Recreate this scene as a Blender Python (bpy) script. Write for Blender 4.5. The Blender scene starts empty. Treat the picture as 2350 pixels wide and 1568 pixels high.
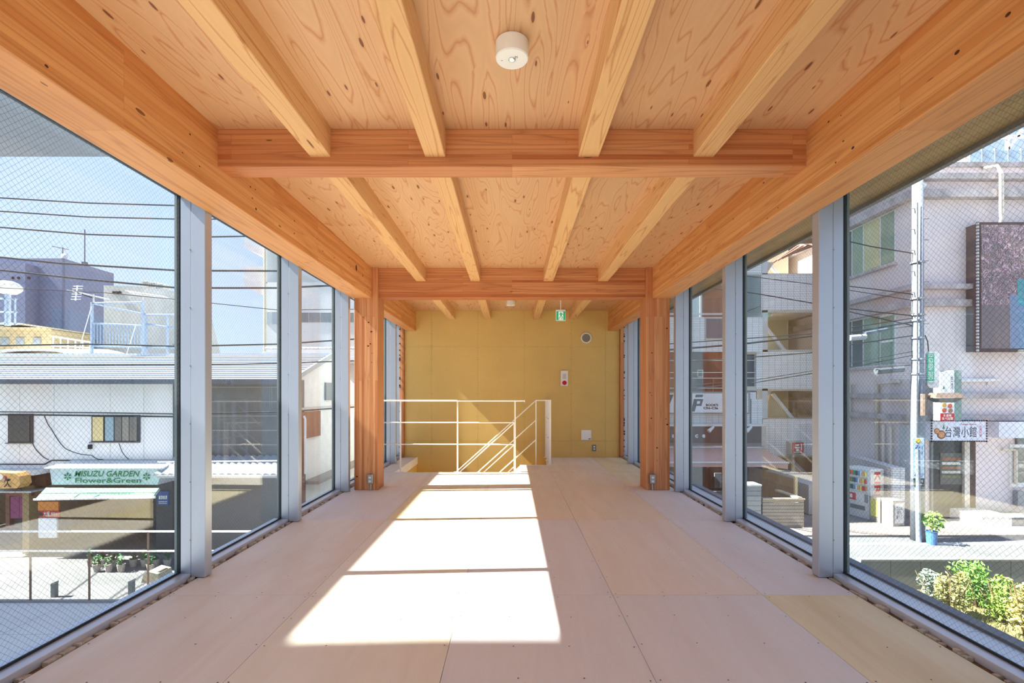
import bpy, math, random
from mathutils import Vector, Matrix

# ------------------------------------------------------------------ camera, sky, sun, exposure
F_PX, VPX, VPY, EYE = 1150.0, 1175.0, 904.0, 1.22
scene = bpy.context.scene
col = scene.collection

cam_d = bpy.data.cameras.new('camera')
cam = bpy.data.objects.new('camera', cam_d)
col.objects.link(cam)
cam.location = (0, 0, EYE)
cam.rotation_euler = (math.radians(90), 0, 0)
cam_d.sensor_fit = 'HORIZONTAL'
cam_d.sensor_width = 36.0
cam_d.lens = 36.0 * F_PX / 2350.0
cam_d.shift_y = (VPY - 784.0) / 2350.0
cam_d.clip_start = 0.02
cam_d.clip_end = 500
scene.camera = cam

world = bpy.data.worlds.new('sky')
scene.world = world
world.use_nodes = True
wn, wl_ = world.node_tree.nodes, world.node_tree.links
wn.clear()
w_out = wn.new('ShaderNodeOutputWorld')
w_bg = wn.new('ShaderNodeBackground')
w_tc = wn.new('ShaderNodeTexCoord')
w_sep = wn.new('ShaderNodeSeparateXYZ')
w_ramp = wn.new('ShaderNodeValToRGB')
wl_.new(w_tc.outputs['Generated'], w_sep.inputs[0])
wl_.new(w_sep.outputs['Z'], w_ramp.inputs[0])
wl_.new(w_ramp.outputs[0], w_bg.inputs[0])
wl_.new(w_bg.outputs[0], w_out.inputs[0])
w_ramp.color_ramp.elements[0].position = 0.0
w_ramp.color_ramp.elements[0].color = (0.50, 0.63, 0.81, 1)
w_ramp.color_ramp.elements[1].position = 0.42
w_ramp.color_ramp.elements[1].color = (0.38, 0.52, 0.80, 1)
e = w_ramp.color_ramp.elements.new(1.0)
e.color = (0.32, 0.49, 0.82, 1)
w_bg.inputs['Strength'].default_value = 0.9

sun_d = bpy.data.lights.new('sun_offscreen', 'SUN')
sun_d.energy = 15.0
sun_d.color = (1.0, 0.955, 0.89)
sun_d.angle = math.radians(0.53)
sun = bpy.data.objects.new('sun_offscreen', sun_d)
col.objects.link(sun)
SUN_DIR = Vector((1.0, 0.055, -1.03)).normalized()
sun.rotation_euler = SUN_DIR.to_track_quat('-Z', 'Y').to_euler()
sun.location = (-20, 0, 30)

scene.view_settings.view_transform = 'Standard'
scene.view_settings.look = 'None'
scene.view_settings.gamma = 1.0
scene.view_settings.use_curve_mapping = False
scene.view_settings.exposure = 1.02
scene.cycles.use_denoising = True
scene.cycles.adaptive_threshold = 0.03
scene.cycles.max_bounces = 12
scene.cycles.diffuse_bounces = 7
scene.cycles.glossy_bounces = 4
scene.cycles.transparent_max_bounces = 24
scene.cycles.caustics_reflective = False
scene.cycles.caustics_refractive = False
scene.cycles.sample_clamp_indirect = 8.0

rng = random.Random(7)

# ------------------------------------------------------------------ helpers
def X(px, Y):
    return (px - VPX) * Y / F_PX

def Z(py, Y):
    return EYE + (VPY - py) * Y / F_PX

def wloc(o):
    v = Vector((0, 0, 0))
    while o is not None:
        v += o.location
        o = o.parent
    return v

class B:
    """collects geometry in world coordinates for ONE mesh"""
    def __init__(self):
        self.v, self.f = [], []
    def poly(self, pts):
        n = len(self.v)
        self.v += [tuple(p) for p in pts]
        self.f.append(tuple(range(n, n + len(pts))))
        return self
    def hexa(self, p):
        n = len(self.v)
        self.v += [tuple(q) for q in p]
        for a in ((0, 3, 2, 1), (4, 5, 6, 7), (0, 1, 5, 4), (1, 2, 6, 5), (2, 3, 7, 6), (3, 0, 4, 7)):
            self.f.append(tuple(n + i for i in a))
        return self
    def box(self, x0, x1, y0, y1, z0, z1):
        if x0 > x1: x0, x1 = x1, x0
        if y0 > y1: y0, y1 = y1, y0
        if z0 > z1: z0, z1 = z1, z0
        return self.hexa([(x0, y0, z0), (x1, y0, z0), (x1, y1, z0), (x0, y1, z0),
                          (x0, y0, z1), (x1, y0, z1), (x1, y1, z1), (x0, y1, z1)])
    def face_px(self, px0, px1, py0, py1, Y, dep):
        """box whose front face stands in the plane y=Y"""
        return self.box(X(px0, Y), X(px1, Y), Y, Y + dep, Z(py1, Y), Z(py0, Y))
    def prism(self, pts, d):
        """pts: planar outline, d: extrusion vector"""
        n, m = len(self.v), len(pts)
        d = Vector(d)
        self.v += [tuple(p) for p in pts] + [tuple(Vector(p) + d) for p in pts]
        self.f.append(tuple(n + i for i in range(m)))
        self.f.append(tuple(n + m + i for i in reversed(range(m))))
        for i in range(m):
            j = (i + 1) % m
            self.f.append((n + j, n + i, n + m + i, n + m + j))
        return self
    def tube(self, pts, r, k=6, r2=None):
        pts = [Vector(p) for p in pts]
        n0 = len(self.v)
        last = len(pts) - 1
        for i, p in enumerate(pts):
            t = (pts[min(i + 1, last)] - pts[max(i - 1, 0)]).normalized()
            up = Vector((0, 0, 1)) if abs(t.z) < 0.95 else Vector((1, 0, 0))
            a = t.cross(up).normalized()
            b = t.cross(a).normalized()
            rr = r if r2 is None else r + (r2 - r) * i / max(last, 1)
            for j in range(k):
                w = 2 * math.pi * (j + 0.5) / k
                self.v.append(tuple(p + a * math.cos(w) * rr + b * math.sin(w) * rr))
        for i in range(last):
            for j in range(k):
                q = (j + 1) % k
                self.f.append((n0 + i * k + j, n0 + i * k + q, n0 + (i + 1) * k + q, n0 + (i + 1) * k + j))
        self.f.append(tuple(n0 + j for j in reversed(range(k))))
        self.f.append(tuple(n0 + last * k + j for j in range(k)))
        return self
    def lathe(self, c, prof, k=24, axis='z'):
        """prof: list of (radius, height along the axis)"""
        n0 = len(self.v)
        for r, h in prof:
            for j in range(k):
                w = 2 * math.pi * j / k
                a, b = math.cos(w) * r, math.sin(w) * r
                if axis == 'z': q = (c[0] + a, c[1] + b, c[2] + h)
                elif axis == 'y': q = (c[0] + a, c[1] + h, c[2] + b)
                else: q = (c[0] + h, c[1] + a, c[2] + b)
                self.v.append(q)
        for i in range(len(prof) - 1):
            for j in range(k):
                q = (j + 1) % k
                self.f.append((n0 + i * k + j, n0 + i * k + q, n0 + (i + 1) * k + q, n0 + (i + 1) * k + j))
        if prof[0][0] > 1e-6: self.f.append(tuple(n0 + j for j in reversed(range(k))))
        if prof[-1][0] > 1e-6: self.f.append(tuple(n0 + (len(prof) - 1) * k + j for j in range(k)))
        return self
    def turned(self, c, ang, fn):
        """geometry made by fn, turned about the vertical through c"""
        n = len(self.v)
        fn(self)
        ca, sa = math.cos(ang), math.sin(ang)
        for i in range(n, len(self.v)):
            x, y, z = self.v[i]
            x -= c[0]; y -= c[1]
            self.v[i] = (c[0] + x * ca - y * sa, c[1] + x * sa + y * ca, z)
        return self
    def build(self, name, mat, parent=None, smooth=False, bevel=0.0, origin=None):
        off = wloc(parent) if parent is not None else Vector((0, 0, 0))
        if origin is None and parent is None:
            xs, ys, zs = zip(*self.v)
            origin = ((min(xs) + max(xs)) / 2, (min(ys) + max(ys)) / 2, min(zs))
        loc = (Vector(origin) - off) if origin is not None else Vector((0, 0, 0))
        base = off + loc
        me = bpy.data.meshes.new(name)
        me.from_pydata([(p[0] - base.x, p[1] - base.y, p[2] - base.z) for p in self.v], [], self.f)
        me.update()
        me.validate()
        import bmesh
        bm = bmesh.new()
        bm.from_mesh(me)
        bmesh.ops.recalc_face_normals(bm, faces=bm.faces)
        if bevel > 0:
            bmesh.ops.remove_doubles(bm, verts=bm.verts, dist=1e-6)
            bmesh.ops.bevel(bm, geom=[x for x in bm.edges], offset=bevel, segments=1, affect='EDGES', clamp_overlap=True)
        bm.to_mesh(me)
        bm.free()
        if smooth:
            for p in me.polygons: p.use_smooth = True
        me.materials.append(mat)
        o = bpy.data.objects.new(name, me)
        o.location = loc
        col.objects.link(o)
        o.parent = parent
        return o

def tag(o, label=None, cat=None, group=None, kind=None):
    if label: o['label'] = label
    if cat: o['category'] = cat
    if group: o['group'] = group
    if kind: o['kind'] = kind
    return o

def thing(name, label, cat, loc=(0, 0, 0), group=None, kind=None):
    o = bpy.data.objects.new(name, None)
    o.empty_display_size = 0.1
    o.location = loc
    col.objects.link(o)
    return tag(o, label, cat, group, kind)

def copy_tree(o, dv, label=None, parent=None):
    c = o.copy()
    col.objects.link(c)
    c.parent = parent
    if parent is None: c.location = Vector(o.location) + Vector(dv)
    if label: c['label'] = label
    for ch in o.children: copy_tree(ch, dv, None, c)
    return c

def stuff(o):
    o['kind'] = 'stuff'
    return o

def text_mesh(s, shear=0.0, bold=0.0, spacing=1.0, line=1.0):
    cu = bpy.data.curves.new('lettering', 'FONT')
    cu.body = s
    cu.size = 1.0
    cu.shear = shear
    cu.offset = bold
    cu.space_character = spacing
    cu.space_line = line
    cu.align_x = 'CENTER'
    cu.resolution_u = 3
    cu.extrude = 0.0
    tmp = bpy.data.objects.new('lettering', cu)
    col.objects.link(tmp)
    dg = bpy.context.evaluated_depsgraph_get()
    me = bpy.data.meshes.new_from_object(tmp.evaluated_get(dg))
    bpy.data.objects.remove(tmp)
    return me

def lettering(s, org, ux, uz, w, h, mat, parent, name='lettering', shear=0.0, bold=0.0, spacing=1.0, line=1.0, keep=False):
    """writing laid on a plane: org = lower-left corner, ux/uz = unit directions, w x h = its size"""
    me = text_mesh(s, shear, bold, spacing, line)
    if not me.vertices: return None
    xs = [v.co.x for v in me.vertices]; ys = [v.co.y for v in me.vertices]
    x0, x1, y0, y1 = min(xs), max(xs), min(ys), max(ys)
    sx, sy = w / max(x1 - x0, 1e-6), h / max(y1 - y0, 1e-6)
    if keep: sx = sy = min(sx, sy)
    ux, uz, org = Vector(ux), Vector(uz), Vector(org)
    off = wloc(parent) if parent is not None else Vector((0, 0, 0))
    for v in me.vertices:
        p = org + ux * (v.co.x - x0) * sx + uz * (v.co.y - y0) * sy
        v.co = p - off
    me.materials.clear()
    me.materials.append(mat)
    o = bpy.data.objects.new(name, me)
    col.objects.link(o)
    o.parent = parent
    return o

# ------------------------------------------------------------------ materials
def lin(c):
    return _lin(c) + (1.0,)
def _lin(c):
    return tuple((x / 255 / 12.92) if x / 255 <= 0.04045 else ((x / 255 + 0.055) / 1.055) ** 2.4 for x in c)

class N:
    def __init__(self, name):
        self.m = bpy.data.materials.new(name)
        self.m.use_nodes = True
        self.t = self.m.node_tree
        self.bsdf = self.t.nodes['Principled BSDF']
        self.out = self.t.nodes['Material Output']
    def new(self, k, **kw):
        n = self.t.nodes.new(k)
        for a, b in kw.items(): setattr(n, a, b)
        return n
    def link(self, a, b): self.t.links.new(a, b)
    def math(self, op, a, b=None, c=None):
        n = self.new('ShaderNodeMath', operation=op)
        for i, x in enumerate((a, b, c)):
            if x is None: continue
            if isinstance(x, (int, float)): n.inputs[i].default_value = x
            else: self.link(x, n.inputs[i])
        return n.outputs[0]
    def pos(self, scale=(1, 1, 1), loc=None):
        g = self.new('ShaderNodeNewGeometry')
        mp = self.new('ShaderNodeMapping')
        mp.inputs['Scale'].default_value = scale
        self.link(g.outputs['Position'], mp.inputs['Vector'])
        if loc is not None: self.link(loc, mp.inputs['Location'])
        return mp.outputs[0]
    def rand(self):
        return self.new('ShaderNodeObjectInfo').outputs['Random']
    def noise(self, vec, scale=1.0, detail=2.0, rough=0.5, dist=0.0):
        n = self.new('ShaderNodeTexNoise')
        n.inputs['Scale'].default_value = scale
        n.inputs['Detail'].default_value = detail
        n.inputs['Roughness'].default_value = rough
        n.inputs['Distortion'].default_value = dist
        self.link(vec, n.inputs['Vector'])
        return n.outputs['Fac']
    def ramp(self, fac, stops):
        r = self.new('ShaderNodeValToRGB')
        els = r.color_ramp.elements
        while len(els) < len(stops): els.new(0.5)
        for el, (p, c) in zip(els, stops):
            el.position = p
            el.color = c if len(c) == 4 else tuple(c) + (1,)
        self.link(fac, r.inputs[0])
        return r.outputs[0]
    def mix(self, fac, a, b, mode='MIX'):
        n = self.new('ShaderNodeMix', data_type='RGBA', blend_type=mode)
        for x, i in ((fac, 0), (a, 6), (b, 7)):
            if isinstance(x, (int, float)): n.inputs[i].default_value = x
            elif isinstance(x, tuple): n.inputs[i].default_value = x
            else: self.link(x, n.inputs[i])
        return n.outputs[2]
    def bump(self, h, strength=0.2, dist=0.01):
        b = self.new('ShaderNodeBump')
        b.inputs['Strength'].default_value = strength
        b.inputs['Distance'].default_value = dist
        self.link(h, b.inputs['Height'])
        self.link(b.outputs[0], self.bsdf.inputs['Normal'])
    def done(self, color, rough=0.6, metal=0.0, spec=0.5):
        if isinstance(color, tuple): self.bsdf.inputs['Base Color'].default_value = color
        else: self.link(color, self.bsdf.inputs['Base Color'])
        if isinstance(rough, (int, float)): self.bsdf.inputs['Roughness'].default_value = rough
        else: self.link(rough, self.bsdf.inputs['Roughness'])
        self.bsdf.inputs['Metallic'].default_value = metal
        self.bsdf.inputs['Specular IOR Level'].default_value = spec
        return self.m

_cache = {}
def plain(rgb, rough=0.6, metal=0.0, var=0.06, scale=3.0, spec=0.4, name=None):
    """plain painted / moulded surface with slight mottling; rgb in 0-255 display values"""
    key = (tuple(rgb), rough, metal, var, scale)
    if key in _cache: return _cache[key]
    n = N(name or 'surface_%d_%d_%d' % tuple(rgb))
    c = lin(rgb)
    fac = n.noise(n.pos(), scale, 3.0, 0.6)
    lo = tuple(x * (1 - var) for x in c[:3]) + (1,)
    hi = tuple(min(1, x * (1 + var)) for x in c[:3]) + (1,)
    m = n.done(n.ramp(fac, [(0.3, lo), (0.7, hi)]), rough, metal, spec)
    _cache[key] = m
    return m

def weathered(rgb, stain, rough=0.8, amount=0.5, scale=0.8, name='weathered'):
    n = N(name)
    big = n.noise(n.pos((1, 1, 0.35)), scale, 6.0, 0.65)
    fine = n.noise(n.pos(), scale * 14, 3.0, 0.6)
    c = n.ramp(big, [(0.35, lin(rgb)), (0.35 + 0.45 / max(amount, 0.1), lin(stain))])
    c = n.mix(n.math('MULTIPLY', fine, 0.18), c, (0, 0, 0, 1))
    n.bump(fine, 0.15, 0.01)
    return n.done(c, rough)

def plywood(name, light, dark, knot, across, along, axis='y', rings=9.0, knots=True, tint=0.12, rough=0.55, line=0.75, flat=False, dens=1.0):
    """rotary-cut softwood veneer: contour lines of a stretched noise, with knots that push the lines aside"""
    n = N(name)
    r = n.rand()
    loc = n.new('ShaderNodeCombineXYZ')
    for i in range(3): n.link(n.math('MULTIPLY', r, 31.7 + 17.3 * i), loc.inputs[i])
    sc = (across, along, across) if axis == 'y' else (along, across, across) if axis == 'x' else (across, across, along)
    v = n.pos(sc, loc.outputs[0])
    h = n.noise(v, 1.0, 1.5, 0.45, 0.25)
    wob = n.noise(n.pos((26, 26, 26)), 1.0, 2.0)
    ringv = n.math('ADD', n.math('MULTIPLY', h, rings), n.math('MULTIPLY', wob, 0.10))
    if knots:
        vk = n.pos(tuple(x * 1.9 for x in ((across, along * 2.4, across) if axis == 'y' else (along * 2.4, across, across) if axis == 'x' else (across, across, along * 2.4))), loc.outputs[0])
        vo = n.new('ShaderNodeTexVoronoi')
        if flat: vo.voronoi_dimensions = '2D'
        vo.inputs['Scale'].default_value = 0.42 * dens
        n.link(vk, vo.inputs['Vector'])
        sepc = n.new('ShaderNodeSeparateColor')
        n.link(vo.outputs['Color'], sepc.inputs[0])
        pick = n.math('GREATER_THAN', sepc.outputs[0], 0.35)
        size = n.math('MULTIPLY_ADD', sepc.outputs[1], 0.055, 0.02)
        rel = n.math('DIVIDE', vo.outputs['Distance'], size)
        kn = n.math('MULTIPLY', n.math('LESS_THAN', rel, 1.0), pick)
        push = n.math('MULTIPLY', n.math('DIVIDE', 0.9, n.math('ADD', n.math('MULTIPLY', vo.outputs['Distance'], 14.0), 1.0)), pick)
        ringv = n.math('ADD', ringv, push)
    fr = n.math('PINGPONG', ringv, 0.5)
    g = n.math('MULTIPLY', fr, 2.0)
    L, D = lin(light), lin(dark)
    c = n.ramp(g, [(0.0, D), (0.10, tuple(D[i] * 0.45 + L[i] * 0.55 for i in range(3)) + (1,)), (0.34, L), (1.0, tuple(L[i] * 0.93 for i in range(3)) + (1,))])
    c = n.mix(line, L, c)
    tone = n.noise(n.pos((2.2, 2.2, 2.2), loc.outputs[0]), 1.0, 2.0)
    c = n.mix(n.math('MULTIPLY', n.math('ADD', r, n.math('MULTIPLY', tone, 0.6)), tint), c, tuple(x * 0.78 for x in lin(dark)[:3]) + (1,))
    if knots:
        soft = n.math('SUBTRACT', 1.0, n.math('MINIMUM', n.math('MULTIPLY', rel, 0.45), 1.0))
        c = n.mix(n.math('MULTIPLY', n.math('MULTIPLY', soft, pick), 0.55), c, lin(dark))
        c = n.mix(n.math('MULTIPLY', kn, 0.85), c, lin(knot))
    fib = n.noise(n.pos(tuple(x * 60 if x == across else x * 4 for x in sc)), 1.0, 2.0)
    n.bump(fib, 0.08, 0.002)
    return n.done(c, rough, 0.0, 0.3)

def glulam(name, a, b, line, axis, row, length, grain_across=26.0, tint=0.0, knot=(95, 52, 26)):
    """glued laminated timber: lamellae with finger joints; axis = grain direction, rows stacked across it.
    axis 'y' rows in z; axis 'x' rows in z; axis 'z' rows in x"""
    n = N(name)
    g = n.new('ShaderNodeNewGeometry')
    sep = n.new('ShaderNodeSeparateXYZ')
    n.link(g.outputs['Position'], sep.inputs[0])
    X_, Y_, Z_ = sep.outputs
    u = {'y': Y_, 'x': X_, 'z': Z_}[axis]
    w = {'y': Z_, 'x': Z_, 'z': X_}[axis]
    cmb = n.new('ShaderNodeCombineXYZ')
    n.link(u, cmb.inputs[0]); n.link(w, cmb.inputs[1])
    br = n.new('ShaderNodeTexBrick')
    br.offset = 0.37
    br.offset_frequency = 3
    br.squash = 1.0
    br.inputs['Color1'].default_value = (0, 0, 0, 1)
    br.inputs['Color2'].default_value = (1, 1, 1, 1)
    br.inputs['Mortar'].default_value = (0.5, 0.5, 0.5, 1)
    br.inputs['Scale'].default_value = 1.0
    br.inputs['Mortar Size'].default_value = 0.0012
    br.inputs['Mortar Smooth'].default_value = 0.0
    br.inputs['Brick Width'].default_value = length
    br.inputs['Row Height'].default_value = row
    n.link(cmb.outputs[0], br.inputs['Vector'])
    bw = n.new('ShaderNodeRGBToBW')
    n.link(br.outputs['Color'], bw.inputs[0])
    lam = bw.outputs[0]
    off = n.new('ShaderNodeCombineXYZ')
    for i in range(3): n.link(n.math('MULTIPLY', lam, 23.0 + 9 * i), off.inputs[i])
    ga, gl = grain_across, 1.1
    sc = {'y': (ga, gl, ga), 'x': (gl, ga, ga), 'z': (ga, ga, gl)}[axis]
    h = n.noise(n.pos(tuple(x * 0.35 for x in sc), off.outputs[0]), 1.0, 1.5, 0.4, 0.2)
    fr = n.math('PINGPONG', n.math('MULTIPLY', h, 9.0), 0.5)
    fine = n.noise(n.pos(tuple(x * 3.0 for x in sc), off.outputs[0]), 1.0, 2.0)
    c = n.ramp(lam, [(0.0, lin(a)), (0.55, tuple((p + q) / 2 for p, q in zip(lin(a), lin(b)))), (1.0, lin(b))])
    grain = n.ramp(fr, [(0.0, (1, 1, 1, 1)), (0.10, (0.35, 0.35, 0.35, 1)), (0.3, (0, 0, 0, 1))])
    c = n.mix(n.math('MULTIPLY', grain, 0.42), c, lin(line))
    c = n.mix(n.math('MULTIPLY', fine, 0.22), c, lin(line))
    vo = n.new('ShaderNodeTexVoronoi')
    vo.inputs['Scale'].default_value = 1.0
    kx = {'y': (9, 2.6, 9), 'x': (2.6, 9, 9), 'z': (9, 9, 2.6)}[axis]
    n.link(n.pos(kx, off.outputs[0]), vo.inputs['Vector'])
    sepc = n.new('ShaderNodeSeparateColor')
    n.link(vo.outputs['Color'], sepc.inputs[0])
    kn = n.math('MULTIPLY', n.math('LESS_THAN', vo.outputs['Distance'], n.math('MULTIPLY_ADD', sepc.outputs[1], 0.06, 0.035)),
                n.math('GREATER_THAN', sepc.outputs[0], 0.55))
    c = n.mix(n.math('MULTIPLY', kn, 0.8), c, lin(knot))
    c = n.mix(n.math('MULTIPLY', br.outputs['Fac'], 0.35), c, lin(line))
    n.bump(fine, 0.06, 0.002)
    return n.done(c, 0.5, 0.0, 0.3)

def veneer(name, base, streak, amount=0.35, axis='y'):
    """smooth pale floor plywood"""
    n = N(name)
    r = n.rand()
    loc = n.new('ShaderNodeCombineXYZ')
    for i in range(3): n.link(n.math('MULTIPLY', r, 41.0 + 13 * i), loc.inputs[i])
    a = n.noise(n.pos((7, 0.9, 1), loc.outputs[0]), 1.0, 4.0, 0.6, 0.6)
    b = n.noise(n.pos((60, 3.0, 1), loc.outputs[0]), 1.0, 2.0)
    d = n.noise(n.pos((1.3, 1.0, 1), loc.outputs[0]), 1.0, 3.0, 0.6)
    c = n.ramp(a, [(0.38, lin(base)), (0.75, lin(streak))])
    c = n.mix(1.0 - amount, c, lin(base))
    c = n.mix(n.math('MULTIPLY', n.math('SUBTRACT', b, 0.35), 0.22), c, lin(streak))
    dirt = n.ramp(d, [(0.58, (0, 0, 0, 1)), (0.8, (1, 1, 1, 1))])
    c = n.mix(n.math('MULTIPLY', dirt, 0.35), c, lin(streak))
    scuff = n.noise(n.pos((9, 5, 1), loc.outputs[0]), 1.0, 5.0, 0.75, 1.2)
    sm = n.ramp(scuff, [(0.68, (0, 0, 0, 1)), (0.76, (1, 1, 1, 1))])
    c = n.mix(n.math('MULTIPLY', sm, 0.35), c, lin(tuple(x * 0.62 for x in streak)))
    return n.done(c, n.ramp(a, [(0, (0.42,) * 3), (1, (0.6,) * 3)]), 0.0, 0.35)

def glass_mat(name, tint=(0.98, 0.992, 0.99), f0=0.065, rough=0.0):
    n = N(name)
    n.t.nodes.remove(n.bsdf)
    g = n.new('ShaderNodeNewGeometry')
    dot = n.new('ShaderNodeVectorMath', operation='DOT_PRODUCT')
    n.link(g.outputs['Incoming'], dot.inputs[0]); n.link(g.outputs['Normal'], dot.inputs[1])
    c = n.math('ABSOLUTE', dot.outputs['Value'])
    p = n.math('POWER', n.math('SUBTRACT', 1.0, c), 5.0)
    fac = n.math('ADD', n.math('MULTIPLY', p, 1.0 - f0), f0)
    tr = n.new('ShaderNodeBsdfTransparent'); tr.inputs[0].default_value = tint + (1,)
    gl = n.new('ShaderNodeBsdfGlossy'); gl.inputs['Roughness'].default_value = rough
    mx = n.new('ShaderNodeMixShader')
    n.link(fac, mx.inputs[0]); n.link(tr.outputs[0], mx.inputs[1]); n.link(gl.outputs[0], mx.inputs[2])
    n.link(mx.outputs[0], n.out.inputs[0])
    return n.m

def tiled(name, tile, grout, w, h, gap=0.012, plane='xz', stack=True, rough=0.35, var=0.08):
    """small ceramic tiles far away: grid colour and relief only"""
    n = N(name)
    g = n.new('ShaderNodeNewGeometry')
    sep = n.new('ShaderNodeSeparateXYZ')
    n.link(g.outputs['Position'], sep.inputs[0])
    cmb = n.new('ShaderNodeCombineXYZ')
    u = sep.outputs[0] if plane[0] == 'x' else sep.outputs[1]
    n.link(u, cmb.inputs[0])
    n.link(sep.outputs[2] if plane[1] == 'z' else sep.outputs[1], cmb.inputs[1])
    br = n.new('ShaderNodeTexBrick')
    br.offset = 0.0 if stack else 0.5
    br.inputs['Scale'].default_value = 1.0
    br.inputs['Mortar Size'].default_value = gap / 2
    br.inputs['Brick Width'].default_value = w
    br.inputs['Row Height'].default_value = h
    c = lin(tile)
    br.inputs['Color1'].default_value = c
    br.inputs['Color2'].default_value = tuple(x * (1 - var) for x in c[:3]) + (1,)
    br.inputs['Mortar'].default_value = lin(grout)
    n.link(cmb.outputs[0], br.inputs['Vector'])
    inv = n.math('SUBTRACT', 1.0, br.outputs['Fac'])
    n.bump(inv, 0.4, 0.01)
    return n.done(br.outputs['Color'], rough)

M = {}
M['ply_ceiling'] = plywood('ceiling_plywood', (216, 172, 126), (182, 116, 70), (106, 58, 32), 6.2, 0.62, 'y', 14.0, True, 0.14, flat=True, dens=1.7)
M['ply_soffit'] = plywood('soffit_boards', (190, 160, 110), (140, 106, 62), (110, 76, 40), 14, 0.6, 'y', 9.0, False, 0.2)
M['joist'] = plywood('joist_timber', (226, 178, 120), (180, 112, 60), (100, 54, 28), 10.0, 0.5, 'y', 9.0, True, 0.15)
M['beam_y'] = glulam('edge_beam_glulam', (228, 170, 108), (206, 136, 76), (150, 84, 38), 'y', 0.036, 2.3)
M['beam_x'] = glulam('cross_beam_glulam', (218, 154, 102), (182, 106, 60), (130, 68, 34), 'x', 0.030, 1.7)
M['column'] = glulam('column_glulam', (226, 168, 116), (194, 122, 76), (146, 80, 44), 'z', 0.034, 2.2)
M['floor_cream'] = veneer('floor_veneer_cream', (234, 230, 214), (218, 206, 180))
M['floor_beige'] = veneer('floor_veneer_beige', (231, 226, 214), (212, 194, 170))
M['floor_pink'] = veneer('floor_veneer_pink', (224, 225, 223), (210, 201, 196))
M['floor_tan'] = veneer('floor_veneer_tan', (230, 221, 200), (208, 188, 156))
M['floor_yellow'] = veneer('floor_veneer_yellow', (230, 221, 184), (208, 190, 142), 0.6)
M['khaki'] = plain((214, 182, 108), 0.55, 0, 0.06, 1.2, name='khaki_board')
M['alu'] = plain((182, 190, 200), 0.38, 0.55, 0.03, 1.0, name='anodised_aluminium')
M['alu_sill'] = plain((205, 212, 222), 0.35, 0.35, 0.03, 1.0, name='sill_aluminium')
M['gasket'] = plain((38, 46, 48), 0.6, name='black_gasket')
M['underlay'] = plain((132, 112, 88), 0.8, name='underlay_board')
M['dark'] = plain((28, 26, 25), 0.8, name='near_black')
M['white'] = plain((236, 235, 232), 0.45, name='white_paint')
M['rail'] = plain((238, 234, 226), 0.4, 0, 0.02, name='white_rail_paint')
M['steel'] = plain((150, 148, 144), 0.35, 0.7, name='steel_plate')
M['glass'] = glass_mat('wired_window_glass')
M['far_glass'] = glass_mat('street_glass', (0.55, 0.62, 0.58), 0.12)
M['wire'] = plain((84, 90, 92), 0.8, 0.0, spec=0.1, name='glass_wire')
M['screw'] = plain((92, 70, 52), 0.5, 0.3, name='screw_head')
M['screw_light'] = plain((120, 100, 60), 0.5, 0.3, name='screw_head_light')
M['knot'] = plain((70, 38, 20), 0.6, name='dark_knot')

# ================================================================== THE ROOM
Y_NEAR, Y_BACK = -4.6, 9.65
Z_CEIL, Z_BEAM = 2.824, 2.43
FLOOR_X = (-2.085, -1.22, -0.305, 0.61, 1.52, 2.085)
FLOOR_Y = (-4.6, -2.42, -0.6, 1.22, 3.037, 4.838, 6.618, 7.75)
OPEN_X0, OPEN_X1, OPEN_X2, OPEN_Y1 = -1.83, 0.148, 0.67, 8.55

# ---- floor: plywood sheets on a dark sub-floor
floor = thing('floor', 'bare plywood sheet floor with dark screw heads and a stair opening', 'floor', (0, 0, 0), kind='structure')
sub = B()
sub.box(-2.2, 2.2, Y_NEAR, 7.74, -0.16, -0.014)
sub.box(OPEN_X1 + 0.01, 2.2, 7.74, OPEN_Y1, -0.16, -0.014)
sub.box(OPEN_X2 + 0.01, 2.2, OPEN_Y1, Y_BACK, -0.16, -0.014)
sub.box(-2.2, OPEN_X0 - 0.01, 7.74, Y_BACK, -0.16, -0.014)
sub.build('subfloor', M['underlay'], floor)
tints = [
    ['floor_beige', 'floor_cream', 'floor_pink', 'floor_pink', 'floor_yellow'],
    ['floor_cream', 'floor_beige', 'floor_pink', 'floor_tan', 'floor_pink'],
    ['floor_beige', 'floor_cream', 'floor_pink', 'floor_pink', 'floor_yellow'],
    ['floor_beige', 'floor_cream', 'floor_pink', 'floor_pink', 'floor_yellow'],
    ['floor_beige', 'floor_cream', 'floor_pink', 'floor_beige', 'floor_pink'],
    ['floor_pink', 'floor_yellow', 'floor_tan', 'floor_tan', 'floor_pink'],
    ['floor_beige', 'floor_cream', 'floor_tan', 'floor_tan', 'floor_yellow'],
]
def sheet(x0, x1, y0, y1, mat):
    g = 0.0012
    o = B().box(x0 + g, x1 - g, y0 + g, y1 - g, -0.013, rng.uniform(-0.0008, 0.0)).build('floor_sheet', M[mat], floor)
    if y1 > -0.5:
        s = B()
        rows = [y0 + 0.03] + [y0 + (y1 - y0) * k / 6 + rng.uniform(-0.02, 0.02) for k in range(1, 6)] + [y1 - 0.03]
        for yy in rows:
            nx = max(2, int((x1 - x0) / 0.23) + 1)
            for k in range(nx):
                xx = x0 + 0.022 + (x1 - x0 - 0.044) * k / (nx - 1) + (rng.uniform(-0.03, 0.03) if 0 < k < nx - 1 else 0)
                if rng.random() < 0.15: continue
                c = (xx, yy + rng.uniform(-0.012, 0.012), 0.0)
                s.poly([(c[0] + 0.0042 * math.cos(w), c[1] + 0.0042 * math.sin(w), 0.0012) for w in (i * math.pi / 3 for i in range(6))])
        stuff(s.build('screw_heads', M['screw'], o))
    return o
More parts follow.
